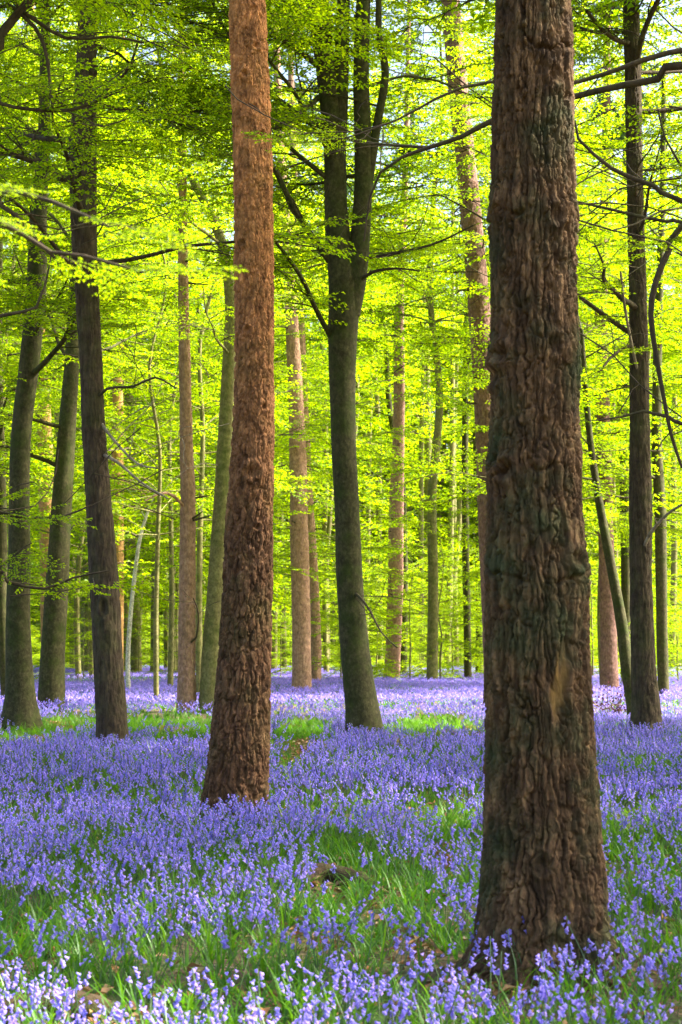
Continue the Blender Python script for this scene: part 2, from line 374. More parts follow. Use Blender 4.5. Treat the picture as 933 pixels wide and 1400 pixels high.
# ------------------------------------------------------------------ trunks
def trunk_points(spec, base):
    """spec: list of (py, px, width_px) base to top; gives world centre line and radius at depth base[1]"""
    P, W = [], []
    for py, px, wd in spec:
        p = at(px, py, base[1]); P.append(p-base); W.append(wd*.5*base[1]/F/cp)
    return np.array(P), np.array(W)
def trunk_mesh(P, W, name, mat, parent, fine, cols, style, seed, flare=.25, coarse_above=None, extras=None, fh=.35):
    Pc, Wc = resample(P, W, .25)
    # extend below the ground
    z = Pc[:, 2]
    rows = [-.25]; top = z[-1]
    while rows[-1] < top:
        rows.append(rows[-1]+(fine if (coarse_above is None or rows[-1] < coarse_above) else fine*8))
    rows = np.array(rows); rows[-1] = top
    cx = np.interp(rows, z, Pc[:, 0]); cy = np.interp(rows, z, Pc[:, 1]); rr = np.interp(rows, z, Wc)
    th = np.arange(cols)/cols*2*math.pi
    Zg, Tg = np.meshgrid(rows, th, indexing='ij'); Rg = np.repeat(rr[:, None], cols, 1)
    zf, tf, rf = Zg.ravel(), Tg.ravel(), Rg.ravel()
    c, s = np.cos(tf), np.sin(tf); R0 = np.median(rr[rows < 3] if (rows < 3).any() else rr)
    p = np.stack([c*R0, s*R0, zf], 1); n = len(p)
    # root flare with lobes
    lob = fbm(np.stack([c*1.6+seed, s*1.6, zf*.25], 1), 2, seed)
    fl = flare*np.exp(-np.clip(zf, -.2, 9)/fh)*(.35+1.5*lob)
    und = (fbm(np.stack([c*.9+seed, s*.9, zf*.8], 1), 2, seed+3)-.5)*.12
    disp = np.zeros(n); tone = np.full(n, .5); wound = np.zeros(n)
    wp = p+(np.stack([noise(p*6, seed+k) for k in range(3)], 1)-.5)*np.array([.03, .03, .14])+(np.stack([noise(p*28, seed+k+5) for k in range(3)], 1)-.5)*np.array([.018, .018, .04])
    if style == 'rugged':
        f1, f2, cid = voronoi(wp*np.array([23, 23, 3.2]), seed); e = f2-f1
        g1, g2, cid2 = voronoi(wp*np.array([34, 34, 9.])+3.3, seed+5); e2 = g2-g1
        rd = 1-np.abs(noise(wp*np.array([21, 21, 2.4]), seed+31)*2-1)
        rd2 = 1-np.abs(noise(wp*np.array([33, 33, 3.5])+9, seed+37)*2-1)
        disp = .016*sstep(.04, .17, e)+.007*sstep(.02, .12, e2)-.018*sstep(.90, .97, rd)-.009*sstep(.90, .97, rd2)+.016*(fbm(p*np.array([80, 80, 50]), 3, seed)-.5)+.009*(cid-.5)+.004*(cid2-.5)
        disp -= .016
        tone = cid*.6+cid2*.4
    elif style == 'plates':
        up = sstep(2.0, 3.8, zf)   # higher: thinner flaky plates
        f1, f2, cid = voronoi(wp*np.array([20, 20, 5.]), seed); e = f2-f1
        g1, g2, cid2 = voronoi(wp*np.array([25, 25, 15.])+3.3, seed+5); e2 = g2-g1
        rd = 1-np.abs(noise(wp*np.array([24, 24, 3.2]), seed+31)*2-1)
        lo = .020*sstep(.04, .19, e)+.006*sstep(.02, .14, e2)-.018*sstep(.88, .97, rd)+.012*(cid-.5)
        hi = .012*sstep(.0, .14, e2)*(.2+1.3*cid2)+.007*sstep(0, .2, e)+.010*(fbm(p*np.array([38, 38, 26]), 2, seed+8)-.5)
        disp = lo*(1-up)+hi*up+.010*(fbm(p*50, 2, seed)-.5)-.014
        tone = cid*(.5)+cid2*.5
    elif style == 'grooved':
        f1, f2, cid = voronoi(wp*np.array([19, 19, 3.]), seed); e = f2-f1
        disp = .014*sstep(0, .3, e)-.006+.008*(fbm(p*np.array([20, 20, 6]), 2, seed)-.5); tone = cid
    elif style == 'flaky':
        f1, f2, cid = voronoi(wp*np.array([14, 14, 6]), seed); e = f2-f1
        disp = .014*sstep(0, .3, e)-.007+.02*(fbm(p*np.array([5, 5, 2.]), 2, seed+4)-.5); tone = cid
    else:   # smooth
        disp = .010*(fbm(p*np.array([7, 7, 3]), 3, seed)-.5); tone = fbm(p*3, 2, seed)
    if extras: disp, tone, wound = extras(p, c, s, zf, disp, tone, wound, seed)
    rad = rf*(1+und)+fl*R0+disp
    V = np.stack([np.repeat(cx, cols)+c*rad, np.repeat(cy, cols)+s*rad, zf], 1)
    nr = len(rows); i = np.arange(nr-1)[:, None]*cols; j = np.arange(cols)[None, :]; j2 = (j+1) % cols
    mb = MB(); mb.quads(V, np.stack([i+j, i+j2, i+cols+j2, i+cols+j], -1).reshape(-1, 4))
    o = mb.build(name, mat, parent, smooth=True)
    for nm, a in (('tone', tone), ('wound', wound)):
        at_ = o.data.attributes.new(nm, 'FLOAT', 'POINT'); at_.data.foreach_set('value', a.astype(np.float32))
    return o, Pc, Wc

def branch_curve(start, az, elev, length, rad, r, wig=.12, droop=0.):
    n = max(4, int(length/.35)); P = [np.array(start, float)]
    d = np.array([math.cos(az)*math.cos(elev), math.sin(az)*math.cos(elev), math.sin(elev)])
    for k in range(n):
        d = d+np.array([r.gauss(0, wig), r.gauss(0, wig), r.gauss(0, wig*.7)-droop]); d /= np.linalg.norm(d)
        P.append(P[-1]+d*length/n)
    return np.array(P), np.linspace(rad, max(.006, rad*.22), n+1)
def az_of(v): return math.atan2(v[1], v[0])

def leafy_limb(root, crown, P, W, lod, r, mat, boughs=5, sides=6, first=.25, bscale=1., name='limb', side=True, hang=0.):
    """a limb (its own part) whose side sprays go into the crown"""
    mb = MB(); Pr, Wr = resample(P, W, .22 if lod == 'near' else .5); tube(mb, Pr, Wr, sides)
    if lod == 'near' and side:
        for k in range(max(3, boughs)):
            i = int((.2+.78*r.random())*(len(Pr)-1)); t_ = Pr[min(i+1, len(Pr)-1)]-Pr[i-1]
            tp, tw_ = branch_curve(Pr[i], az_of(t_)+r.choice((-1, 1))*r.uniform(.4, 1.2), r.uniform(-.3, .8), r.uniform(.4, 1.5), max(.004, Wr[i]*.35), r, .22); tube(mb, tp, tw_, 4)
            q_ = tp[len(tp)//2]; tp, tw_ = branch_curve(q_, r.uniform(0, 6.28), r.uniform(-.3, .8), r.uniform(.3, .8), .004, r, .25); tube(mb, tp, tw_, 4)
    if name: o = mb.build(name, mat, root, smooth=True)
    T = np.gradient(Pr, axis=0)
    for k in range(boughs):
        u = first+(1-first)*(k+.5*r.random())/boughs if boughs > 1 else 1.
        i = min(len(Pr)-1, int(u*(len(Pr)-1)))
        a = az_of(T[i])+r.choice((-1, 1))*r.uniform(.3, 1.2)
        if k == boughs-1: a = az_of(T[-1]); i = len(Pr)-1
        crown_add(crown, lod, Pr[i], a, r.uniform(-.2, .25)-hang, bscale*r.uniform(.6, 1.1), r.gauss(0, .15), r)
    return mb

def auto_limbs(root, crown, Pc, Wc, z0, z1, n, lod, r, mat, length=(2.5, 5), boughs=5, elev=(.1, .7), bscale=1., azs=None, rad=None, part=True, merged=None):
    for k in range(n):
        z = z0+(z1-z0)*(k+r.random())/n
        i = int(np.argmin(abs(Pc[:, 2]-z)))
        az = r.uniform(0, 2*math.pi) if azs is None else r.choice(azs)+r.gauss(0, .4)
        rr = rad or max(.018, Wc[i]*r.uniform(.22, .4))
        L_ = r.uniform(*length)
        P, W = branch_curve(Pc[i], az, r.uniform(*elev), L_, rr, r)
        m = leafy_limb(root, crown, P, W, lod, r, mat, boughs, 6 if lod == 'near' else 5, .25, bscale, 'limb' if part else None)
        if not part: merged.append(m)

# --- the near pine
def scar_rings(heights, amp=.012, th0=None):
    def f(p, c, s, z, disp, tone, wound, seed):
        for k, h in enumerate(heights):
            zz = z-h-.05*(noise(np.stack([c*2.2, s*2.2, c*0+k], 1), seed+k)-.5)*2
            m = noise(np.stack([c*2.+k*7, s*2., c*0], 1), seed+50+k)
            disp = disp+amp*np.exp(-(zz/.07)**2)*(.4+m)
            crk = np.exp(-((zz+.02+.03*(noise(np.stack([c*7, s*7, c*0], 1), seed+60+k)-.5))/.011)**2)*sstep(.5, .7, m)
            disp = disp-.026*crk
        return disp, tone, wound
    return f
def near_extras(p, c, s, z, disp, tone, wound, seed):
    hs = [at(730, y, B1[1])[2]-B1[2] for y in (62, 290, 470, 636, 782)]
    disp, tone, wound = scar_rings(hs, .011)(p, c, s, z, disp, tone, wound, seed)
    # healed wound: a vertical hollow with pale wood, right of centre
    zw = at(760, 930, B1[1])[2]-B1[2]
    sx = c*.245; fr = (s < 0)
    wz = z-zw; ce = .075+.05*wz+.012*np.sin(wz*14)
    d = np.sqrt(((sx-ce)/.040)**2+(wz/.20)**2)+.7*(fbm(np.stack([c*9, s*9, z*6], 1), 2, 77)-.5)
    hol = (1-sstep(.5, 1.1, d))*fr
    rim = np.exp(-((d-1.25)/.25)**2)*fr
    disp = disp*(1-.75*hol)-.022*hol+.012*rim
    wound = np.maximum(wound, hol*.75*sstep(.2, .7, fbm(p*np.array([50, 50, 12]), 2, 5)))
    # knot stubs
    for (kx, ky) in ((698, 640), (770, 470), (690, 480), (655+22, 505), (778, 95), (775, 290), (742, 1180), (800, 765)):
        q = at(kx, ky, B1[1]-.22)-B1; dx = c*.24-(q[0]-.0); dz = z-q[2]
        rr = np.sqrt(dx**2+(dz*.8)**2)+(s > .2)*9
        disp = disp+.016*np.exp(-((rr-.045)/.016)**2)-.02*np.exp(-(rr/.022)**2)
    return disp, tone, wound
S1 = [(1345, 746, 172), (1290, 746, 164), (1200, 744, 162), (1100, 742, 154), (1000, 740, 146), (900, 736, 143), (780, 735, 139), (700, 732, 131), (600, 731, 126), (500, 732, 124), (400, 730, 121), (300, 729, 119), (200, 728, 112), (100, 729, 108), (0, 728, 101), (-200, 726, 98), (-900, 722, 80), (-1900, 716, 50)]
B1 = ground_at(746, 1345)
def place(spec): 
    b = ground_at(spec[0][1], spec[0][0]); b[2] = ground_z(b[0], b[1]); return b
B1[2] = ground_z(B1[0], B1[1])
t1 = empty('pine_tree', B1, 'thick rugged brown pine trunk nearest the camera with a pale wound', 'tree')
P, W = trunk_points(S1, B1); P[0] = (P[0][0], 0, 0); W *= .97
tr1, Pc, Wc = trunk_mesh(P, W, 'trunk', M['pine_near'], t1, .0045, 420, 'rugged', 11, flare=.42, coarse_above=4.6, extras=near_extras, fh=.17)

def pine_top(root, Pc, Wc, zc, r, n=16, spread=2.2):
    """sparse whorls of needled boughs high above"""
    cm = MB(); ztop = Pc[-1, 2]
    for k in range(n):
        z = zc+(ztop-zc)*(k+r.random())/n; i = int(np.argmin(abs(Pc[:, 2]-z)))
        P, W = branch_curve(Pc[i], r.uniform(0, 6.28), r.uniform(0, .5), spread*(1.15-.7*(z-zc)/(ztop-zc)), .03, r)
        Pr, Wr = resample(P, W, .3); tube(cm, Pr, Wr, 4, 1)
        m = 160
        idx = [min(len(Pr)-1, int(len(Pr)*(.3+.7*r.random()))) for _ in range(m)]
        rg = np.random.default_rng(r.randrange(1 << 30))
        pos = Pr[idx]+rg.normal(0, .18, (m, 3)); d = rg.normal(0, 1, (m, 3)); d[:, 2] = abs(d[:, 2]); d /= np.linalg.norm(d, axis=1)[:, None]
        nn = rg.normal(0, 1, (m, 3)); nn -= d*(nn*d).sum(1)[:, None]; nn /= np.linalg.norm(nn, axis=1)[:, None]
        V = leaf_quads(pos, d, nn, np.full(m, .28), np.full(m, .09)); cm.quads(V.reshape(-1, 3), np.arange(4*m).reshape(-1, 4), 0)
    return cm.build('crown', [M['needle'], M['twig']], root)
rr_ = random.Random(3)
pine_top(t1, Pc, Wc, 7.5, rr_, 14)

# --- second, reddish pine
S2 = [(1132, 320, 82), (1085, 321, 80), (1050, 325, 78), (1000, 328, 76), (900, 334, 68), (800, 338, 64), (700, 341, 60), (600, 346, 57), (500, 348, 54), (400, 348, 54), (300, 347, 54), (200, 345, 53), (100, 341, 52), (0, 338, 50), (-300, 330, 47), (-1200, 322, 30)]
def red_extras(p, c, s, z, disp, tone, wound, seed):
    for (kx, ky, sc) in ((345, 645, 1.5), (338, 450, .8), (362, 555, .8), (335, 100, .9), (352, 720, .7), (330, 330, .7), (360, 180, .7), (352, 60, .7)):
        q = at(kx, ky, B2[1]-.17)-B2; dx = c*.185-(q[0]-np.interp(q[2], _P2[:, 2], _P2[:, 0])); dz = z-q[2]
        rr = np.sqrt(dx**2+dz**2)/sc+(s > .1)*9
        disp = disp+.020*sc*np.exp(-((rr-.05)/.022)**2)-.022*np.exp(-(rr/.022)**2)
    return disp, tone, wound
B2 = place(S2); _P2, _ = trunk_points(S2, B2)
t2 = empty('pine_tree', B2, 'straight reddish orange pine trunk standing in bluebells left of centre', 'tree')
P, W = trunk_points(S2, B2); P[0, 2] = 0
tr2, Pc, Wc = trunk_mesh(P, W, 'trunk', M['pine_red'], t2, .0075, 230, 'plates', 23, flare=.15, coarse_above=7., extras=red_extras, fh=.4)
pine_top(t2, Pc, Wc, 9.5, rr_, 14)

# --- the other traced trees: spec, material, style, label, category data
def setcb(v):
    global CB
    CB = np.array(v, float)
def traced(name, spec, mat, style, label, seed, fine=.025, cols=64, flare=.2, leafy=None, extra_specs=(), traced_limbs=(), group=None, extras=None, top=None, needles=False, fh=.35):
    b = place(spec); root = empty(name, b, label, 'tree', group); setcb(b)
    P, W = trunk_points(spec, b); P[0, 2] = 0
    if top:  # carry on above the frame
        d = (P[-1]-P[-2]); d /= np.linalg.norm(d); d = d*.5+np.array([0, 0, .5]); d /= np.linalg.norm(d)
        P = np.vstack([P, P[-1]+d*top]); W = np.append(W, W[-1]*.45)
    tr, Pc, Wc = trunk_mesh(P, W, 'trunk', M[mat], root, fine, cols, style, seed, flare=flare, extras=extras, fh=fh)
    r = random.Random(seed*13+1); dist = b[1]
    lod = 'near' if dist < 40 else ('mid' if dist < 75 else 'far')
    crown = MB()
    for sp_ in extra_specs:   # further stems from a fork
        pts, wd = trunk_points(sp_, b); Pe, We = resample(pts, wd, .15)
        jit = np.zeros_like(Pe); mbx = MB(); tube(mbx, Pe, We, 18)
        o = mbx.build('stem', M[mat], root, smooth=True)
        if leafy: auto_limbs(root, crown, Pe, We, Pe[len(Pe)//3, 2], Pe[-1, 2], max(2, leafy.get('n', 6)//3), lod, r, M[mat], leafy.get('length', (2, 4)), leafy.get('boughs', 5), azs=leafy.get('azs'))
    for tl in traced_limbs:
        pts = [(y, x, w_) for x, y, w_ in tl['pts']]
        pp, ww = trunk_points(pts, b); dz = np.linspace(0, tl.get('fwd', -1.), len(pp)); pp[:, 1] += dz
        m_ = M[tl.get('mat', mat)]
        leafy_limb(root, crown, pp, ww, lod, r, m_, tl.get('boughs', 3), 7, tl.get('first', .4), tl.get('scale', .6))
    if leafy: auto_limbs(root, crown, Pc, Wc, leafy['z0'], leafy['z1'], leafy['n'], lod, r, M[mat], leafy.get('length', (2, 4.2)), leafy.get('boughs', 5), leafy.get('elev', (.05, .6)), azs=leafy.get('azs'))
    if dist < 42 and not needles and top:  # extra crown added above the frame to shade the leaves below
        zt = Pc[-1, 2]; auto_limbs(root, crown, Pc, Wc, zt*.72, zt, 11, 'mid', r, M[mat], (3., 5.5), 5, (.0, .6), bscale=1.15, rad=.05)
    if needles:
        for k in range(7):
            zz = r.uniform(1.5, Pc[-1, 2]*.7); i = int(np.argmin(abs(Pc[:, 2]-zz))); a = r.uniform(-3.1, .3)
            d = np.array([math.cos(a), math.sin(a), r.uniform(-.2, .4)]); sb = MB(); L_ = r.uniform(.08, .5)
            q_ = np.array([Pc[i]+d*Wc[i]*.8, Pc[i]+d*(Wc[i]+L_*.5), Pc[i]+d*(Wc[i]+L_)+np.array([0, 0, r.uniform(-.1, .05)])]); tube(sb, q_, np.array([.03, .02, .012]), 6)
            sb.build('branch_stub', M['twig'], root)
    if needles: pine_top(root, Pc, Wc, Pc[-1, 2]*.62, r, 12)
    elif crown.v: crown.build('crown', [M['beech_leaf'], M['twig']], root)
    return root, Pc, Wc

def hole(px, py, rad_m=.05, sx=1., depth=.06):
    def f(p, c, s, z, disp, tone, wound, seed):
        return disp, tone, wound
    return f
S3 = [(1022, 500, 50), (980, 497, 45), (900, 487, 41), (800, 479, 36), (700, 475, 34), (600, 470, 35), (500, 468, 38), (440, 470, 42), (385, 470, 42), (340, 463, 36), (270, 459, 31), (200, 457, 30), (100, 447, 29), (0, 434, 30), (-150, 420, 26)]
traced('beech_tree', S3, 'beech', 'smooth', 'mossy green beech in the middle whose trunk forks into three stems', 31, .02, 72, .22,
    leafy=dict(z0=6.8, z1=15, n=11, length=(2, 4.5), boughs=6, azs=[3.1, 2.2, -2.4, 1.5]), top=7,
    extra_specs=[[(430, 478, 30), (380, 487, 30), (320, 493, 27), (250, 497, 25), (180, 496, 24), (100, 494, 22), (0, 497, 20), (-120, 500, 16)],
                 [(300, 497, 15), (240, 505, 14), (170, 516, 12), (100, 527, 11), (40, 518, 9), (-60, 520, 7)],
                 [(230, 462, 22), (150, 466, 20), (70, 468, 20), (0, 470, 18), (-100, 476, 14)]],
    traced_limbs=[dict(pts=[(455, 362, 11), (432, 335, 10), (405, 300, 8), (385, 262, 8), (370, 240, 6)], boughs=4, scale=.7, first=.2),
                  dict(pts=[(455, 465, 8), (432, 430, 7), (418, 405, 6), (400, 385, 5), (380, 368, 4)], boughs=3, fwd=-2),
                  dict(pts=[(440, 130, 8), (415, 160, 8), (395, 185, 7), (370, 205, 6)], boughs=2),
                  dict(pts=[(480, 810, 6), (490, 815, 4), (505, 835, 3), (520, 865, 2), (540, 885, 2)], boughs=1, scale=.25, mat='twig'),
                  dict(pts=[(490, 385, 6), (510, 378, 5), (540, 380, 3), (570, 390, 2)], boughs=2, scale=.4, mat='twig'),
                  dict(pts=[(490, 355, 5), (530, 353, 5), (570, 350, 4), (600, 345, 3), (640, 330, 2)], boughs=3, scale=.5, mat='twig')])
def hole_extra(p, c, s, z, disp, tone, wound, seed):
    zc = HZ; rr = np.sqrt(((c*.2+.0)/.035)**2+((z-zc)/.095)**2)+(s > 0)*9
    disp = disp-.07*np.exp(-(rr**2)*1.2)+.03*np.exp(-((rr-1.7)/.6)**2)
    r3 = np.sqrt(((c*.2-.02)/.07)**2+((z-zc+.3)/.12)**2)+(s > 0)*9
    return disp+.03*np.exp(-r3**2), tone, wound
S4 = [(1030, 155, 44), (985, 153, 41), (900, 148, 38), (800, 143, 38), (700, 136, 34), (600, 129, 32), (500, 125, 30), (400, 119, 31), (300, 115, 36), (200, 114, 37), (100, 118, 28), (0, 120, 24), (-150, 122, 20)]
b4 = place(S4); HZ = at(143, 832, b4[1])[2]
traced('oak_tree', S4, 'oak', 'grooved', 'dark grey trunk with an oval knot hole, left side', 41, .018, 84, .12, extras=hole_extra,
    leafy=dict(z0=6.5, z1=15, n=14, length=(2, 4.5), boughs=7), top=7,
    traced_limbs=[dict(pts=[(120, 395, 7), (85, 350, 6), (60, 320, 5), (30, 300, 4), (-5, 290, 4)], boughs=3, fwd=-2, mat='twig'),
                  dict(pts=[(116, 165, 6), (80, 150, 6), (40, 142, 5), (0, 140, 4), (-30, 150, 3)], boughs=4, fwd=-2, mat='twig'),
                  dict(pts=[(118, 150, 6), (150, 140, 5), (190, 120, 4), (215, 60, 3), (235, 20, 2)], boughs=4, fwd=-2, mat='twig'),
                  dict(pts=[(130, 550, 5), (150, 535, 4), (190, 535, 3), (220, 527, 3), (250, 545, 2)], boughs=1, scale=.4, mat='twig'),
                  dict(pts=[(136, 575, 5), (160, 605, 4), (195, 640, 3), (225, 650, 2)], boughs=0, fwd=-1, mat='dead_twig'),
                  dict(pts=[(136, 620, 5), (165, 635, 4), (200, 665, 3), (240, 690, 2)], boughs=0, fwd=-1, mat='dead_twig')])
traced('beech_tree', [(1003, 28, 50), (950, 28, 38), (850, 25, 33), (750, 27, 29), (700, 27, 28), (600, 29, 27), (500, 40, 28), (400, 50, 28), (300, 52, 24), (200, 60, 18), (60, 62, 14), (-100, 66, 10)], 'beech', 'smooth',
    'dark olive beech by the left edge with a widely flared foot', 51, .025, 60, .35, leafy=dict(z0=5.5, z1=15, n=15, boughs=7), top=7)
traced('beech_tree', [(978, 70, 36), (900, 72, 34), (800, 78, 32), (700, 84, 28), (600, 91, 25), (500, 98, 20), (400, 103, 17), (300, 108, 15), (150, 112, 12), (-50, 112, 9)], 'beech', 'smooth',
    'slightly curved beech between the flared beech and the knot hole trunk', 61, .03, 52, .12, leafy=dict(z0=5, z1=17, n=15, boughs=7), top=7)
traced('pine_tree', [(934, 68, 22), (800, 66, 21), (700, 64, 21), (600, 62, 20), (480, 57, 15), (300, 50, 11), (80, 45, 8)], 'pine_orange', 'flaky', 'orange lit pine seen between the two leftmost beeches', 71, .05, 32, .05, needles=True, top=4)
traced('pine_tree', [(930, 160, 18), (800, 161, 17), (700, 161, 17), (600, 161, 16), (500, 162, 13), (380, 165, 10), (150, 168, 8)], 'pine_orange', 'flaky', 'yellowish pine directly behind the knot hole trunk', 72, .05, 32, .05, needles=True, top=4)
traced('birch_tree', [(952, 176, 6.5), (905, 175, 6), (850, 178, 6), (790, 184, 5.5), (740, 191, 5), (700, 202, 4), (672, 213, 3)], 'birch', 'smooth', 'thin leaning white birch left of centre', 73, .05, 20, .05,
    leafy=dict(z0=5, z1=9, n=4, length=(1, 2), boughs=2))
traced('pine_tree', [(976, 255, 25), (850, 256, 23), (700, 257, 21), (600, 255, 18), (500, 253, 16), (400, 251, 14), (300, 250, 12), (150, 249, 10), (0, 247, 8)], 'pine_far', 'flaky', 'slim brown pine between the birch and the orange pine', 74, .03, 44, .1, needles=True, top=4,
    traced_limbs=[dict(pts=[(258, 700, 5), (240, 680, 5), (225, 678, 3), (205, 690, 2)], boughs=1, scale=.4), dict(pts=[(256, 880, 3), (270, 872, 3), (275, 840, 2), (270, 820, 2)], boughs=2, scale=.35, mat='twig')])
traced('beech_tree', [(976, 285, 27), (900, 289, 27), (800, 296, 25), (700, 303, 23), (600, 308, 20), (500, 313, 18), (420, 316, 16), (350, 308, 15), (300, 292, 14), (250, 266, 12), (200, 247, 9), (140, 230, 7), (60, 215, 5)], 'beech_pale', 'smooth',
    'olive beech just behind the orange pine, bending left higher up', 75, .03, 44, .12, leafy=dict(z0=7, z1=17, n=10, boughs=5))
traced('pine_tree', [(952, 413, 27), (850, 412, 25), (750, 410, 25), (650, 408, 23), (550, 405, 21), (450, 400, 18), (350, 394, 14), (200, 384, 11), (60, 378, 9)], 'pine_far', 'flaky', 'pale pine, front one of a close pair right of the orange pine', 76, .03, 44, .08, needles=True, top=5)
traced('pine_tree', [(941, 431, 18), (850, 430, 17), (750, 425, 16), (650, 419, 15), (500, 413, 13), (300, 405, 10), (100, 398, 8)], 'pine_far', 'flaky', 'narrow pale pine, rear one of a close pair right of the orange pine', 77, .05, 30, .05, needles=True, top=5)
traced('pine_tree', [(934, 534, 23), (900, 537, 21), (800, 541, 21), (700, 542, 20), (600, 545, 16), (500, 546, 15), (400, 547, 12), (250, 554, 9), (100, 558, 7)], 'pine_rose', 'flaky', 'straight pink barked pine right of the forked beech', 78, .05, 36, .1, needles=True, top=5)
traced('beech_tree', [(926, 551, 11), (850, 553, 10), (750, 553, 9), (650, 549, 8), (550, 532, 8), (450, 528, 6)], 'beech', 'smooth', 'thin dark beech right behind the pink pine', 79, .08, 20, .1, leafy=dict(z0=8, z1=20, n=7, boughs=5))
traced('pine_tree', [(975, 681, 38), (900, 680, 37), (750, 673, 36), (600, 667, 34), (480, 660, 32), (380, 652, 30), (230, 638, 28), (130, 627, 28), (0, 616, 26), (-200, 600, 22)], 'pine_pink', 'flaky', 'tall pink brown pine leaning left, half hidden behind the nearest trunk', 80, .022, 64, .1, needles=True, top=5,
    traced_limbs=[dict(pts=[(655, 475, 9), (668, 474, 8), (676, 474, 7)], boughs=0)])
traced('beech_tree', [(934, 640, 10), (850, 639, 10), (750, 637, 10), (600, 636, 9), (450, 638, 7), (300, 640, 5)], 'beech', 'smooth', 'thin grey green trunk left of the leaning pine', 81, .08, 20, .15, leafy=dict(z0=7, z1=22, n=8, boughs=5))
traced('beech_tree', [(927, 656, 12), (850, 656, 11), (700, 654, 10), (550, 650, 8), (350, 650, 6)], 'beech', 'smooth', 'thin dark trunk against the leaning pine', 82, .08, 20, .15, leafy=dict(z0=7, z1=24, n=8, boughs=5))
# right hand group
traced('pine_tree', [(950, 834, 25), (850, 832, 22), (750, 829, 21), (600, 826, 19), (450, 822, 17), (350, 824, 15), (250, 828, 12), (100, 830, 10)], 'pine_pink', 'flaky', 'reddish pine just right of the nearest trunk', 83, .035, 44, .08, needles=True, top=5)
traced('beech_tree', [(990, 872, 24), (960, 866, 19), (900, 856, 17), (850, 850, 16), (785, 838, 14), (700, 822, 12), (640, 812, 10), (560, 803, 8), (450, 795, 6)], 'beech', 'smooth', 'thin dark beech bowing left beside the large right trunk', 84, .03, 36, .2, leafy=dict(z0=4.5, z1=9, n=6, length=(1.5, 3.5), boughs=5))
traced('beech_tree', [(1014, 885, 44), (970, 884, 37), (900, 880, 32), (800, 877, 30), (700, 876, 30), (600, 875, 28), (500, 874, 26), (400, 872, 24), (250, 868, 22), (100, 866, 22), (0, 863, 22), (-200, 860, 18)], 'oak', 'grooved', 'large upright grey brown trunk near the right edge', 85, .02, 72, .25,
    leafy=dict(z0=6, z1=15, n=11, length=(2, 4.5), boughs=6), top=7,
    traced_limbs=[dict(pts=[(868, 95, 9), (875, 55, 8), (890, 20, 7), (905, -5, 6)], boughs=3), dict(pts=[(866, 60, 8), (840, 65, 7), (815, 60, 6), (790, 45, 5)], boughs=3),
                  dict(pts=[(872, 470, 6), (850, 480, 5), (825, 500, 4), (810, 520, 3)], boughs=2, scale=.5, mat='twig'), dict(pts=[(876, 760, 5), (885, 730, 5), (905, 705, 4), (930, 690, 3)], boughs=2, scale=.5, mat='dead_twig'),
                  dict(pts=[(875, 520, 4), (860, 480, 4), (845, 430, 4), (835, 390, 3)], boughs=3, scale=.5, mat='dead_twig')])
traced('beech_tree', [(958, 908, 15), (850, 905, 15), (700, 903, 16), (600, 898, 14), (450, 900, 12), (300, 905, 9), (100, 908, 6)], 'beech', 'smooth', 'slender olive trunk between the large right trunk and the right edge', 86, .05, 32, .15, leafy=dict(z0=6, z1=16, n=9, boughs=5))
traced('beech_tree', [(938, 856, 14), (850, 856, 13), (700, 855, 14), (550, 850, 12), (400, 850, 9), (200, 855, 6)], 'beech', 'smooth', 'pale olive trunk behind the bowed thin beech', 87, .06, 28, .1, leafy=dict(z0=8, z1=20, n=8, boughs=5))
traced('beech_tree', [(968, 12, 18), (850, 4, 16), (700, 2, 15), (500, -2, 12), (300, 0, 9)], 'beech', 'smooth', 'dark trunk cut by the left edge behind the flared beech', 88, .05, 30, .15, leafy=dict(z0=5, z1=14, n=9, boughs=5, azs=[0, -.5, .5]))
FAR = [(211, 927, 11, 213, 'slim dark trunk right of the birch'), (187, 926, 15, 182, 'pale grey trunk right behind the birch'), (119, 925, 18, 122, 'broad distant trunk left of the knot hole trunk'), (240, 924, 10, 243, 'slim trunk left of the slim brown pine'),
       (272, 923, 9, 275, 'thin trunk between the slim brown pine and the olive beech'), (447, 921, 10, 445, 'thin far trunk left of the forked beech foot'), (388, 920, 9, 386, 'thin far trunk left of the pale pine pair'), (520, 919, 9, 518, 'thin far trunk between forked beech and pink pine'),
       (577, 921, 8, 576, 'leftmost of the cluster of far trunks right of the pink pine'), (590, 920, 13, 588, 'broadest of the cluster of far trunks right of the pink pine'), (612, 921, 9, 616, 'grey far trunk at the right of the far cluster'), (598, 918, 9, 624, 'far trunk leaning right across the far cluster'),
       (624, 917, 7, 622, 'very thin far trunk left of the grey green trunk'), (918, 918, 9, 922, 'thin far trunk by the right edge'), (845, 919, 7, 842, 'thin far trunk behind the reddish pine'), (100, 920, 10, 99, 'thin far trunk right of the curved beech'), (228, 918, 7, 226, 'very thin far trunk between slim dark trunk and slim pine'),
       (465, 918, 7, 466, 'very thin far trunk behind the forked beech'), (375, 922, 8, 377, 'thin far trunk right beside the orange pine'), (500, 917, 7, 503, 'very thin far trunk just right of the forked beech')]
for k, (px, py, wd, tx, lab) in enumerate(FAR):
    rk = random.Random(900+k)
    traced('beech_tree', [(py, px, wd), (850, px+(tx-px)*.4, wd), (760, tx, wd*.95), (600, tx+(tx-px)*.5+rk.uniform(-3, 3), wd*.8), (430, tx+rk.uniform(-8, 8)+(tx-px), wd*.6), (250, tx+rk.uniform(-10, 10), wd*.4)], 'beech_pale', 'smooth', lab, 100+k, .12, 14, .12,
        leafy=dict(z0=9, z1=24, n=5, boughs=4, length=(2, 4)), group='far trunks in the wood')

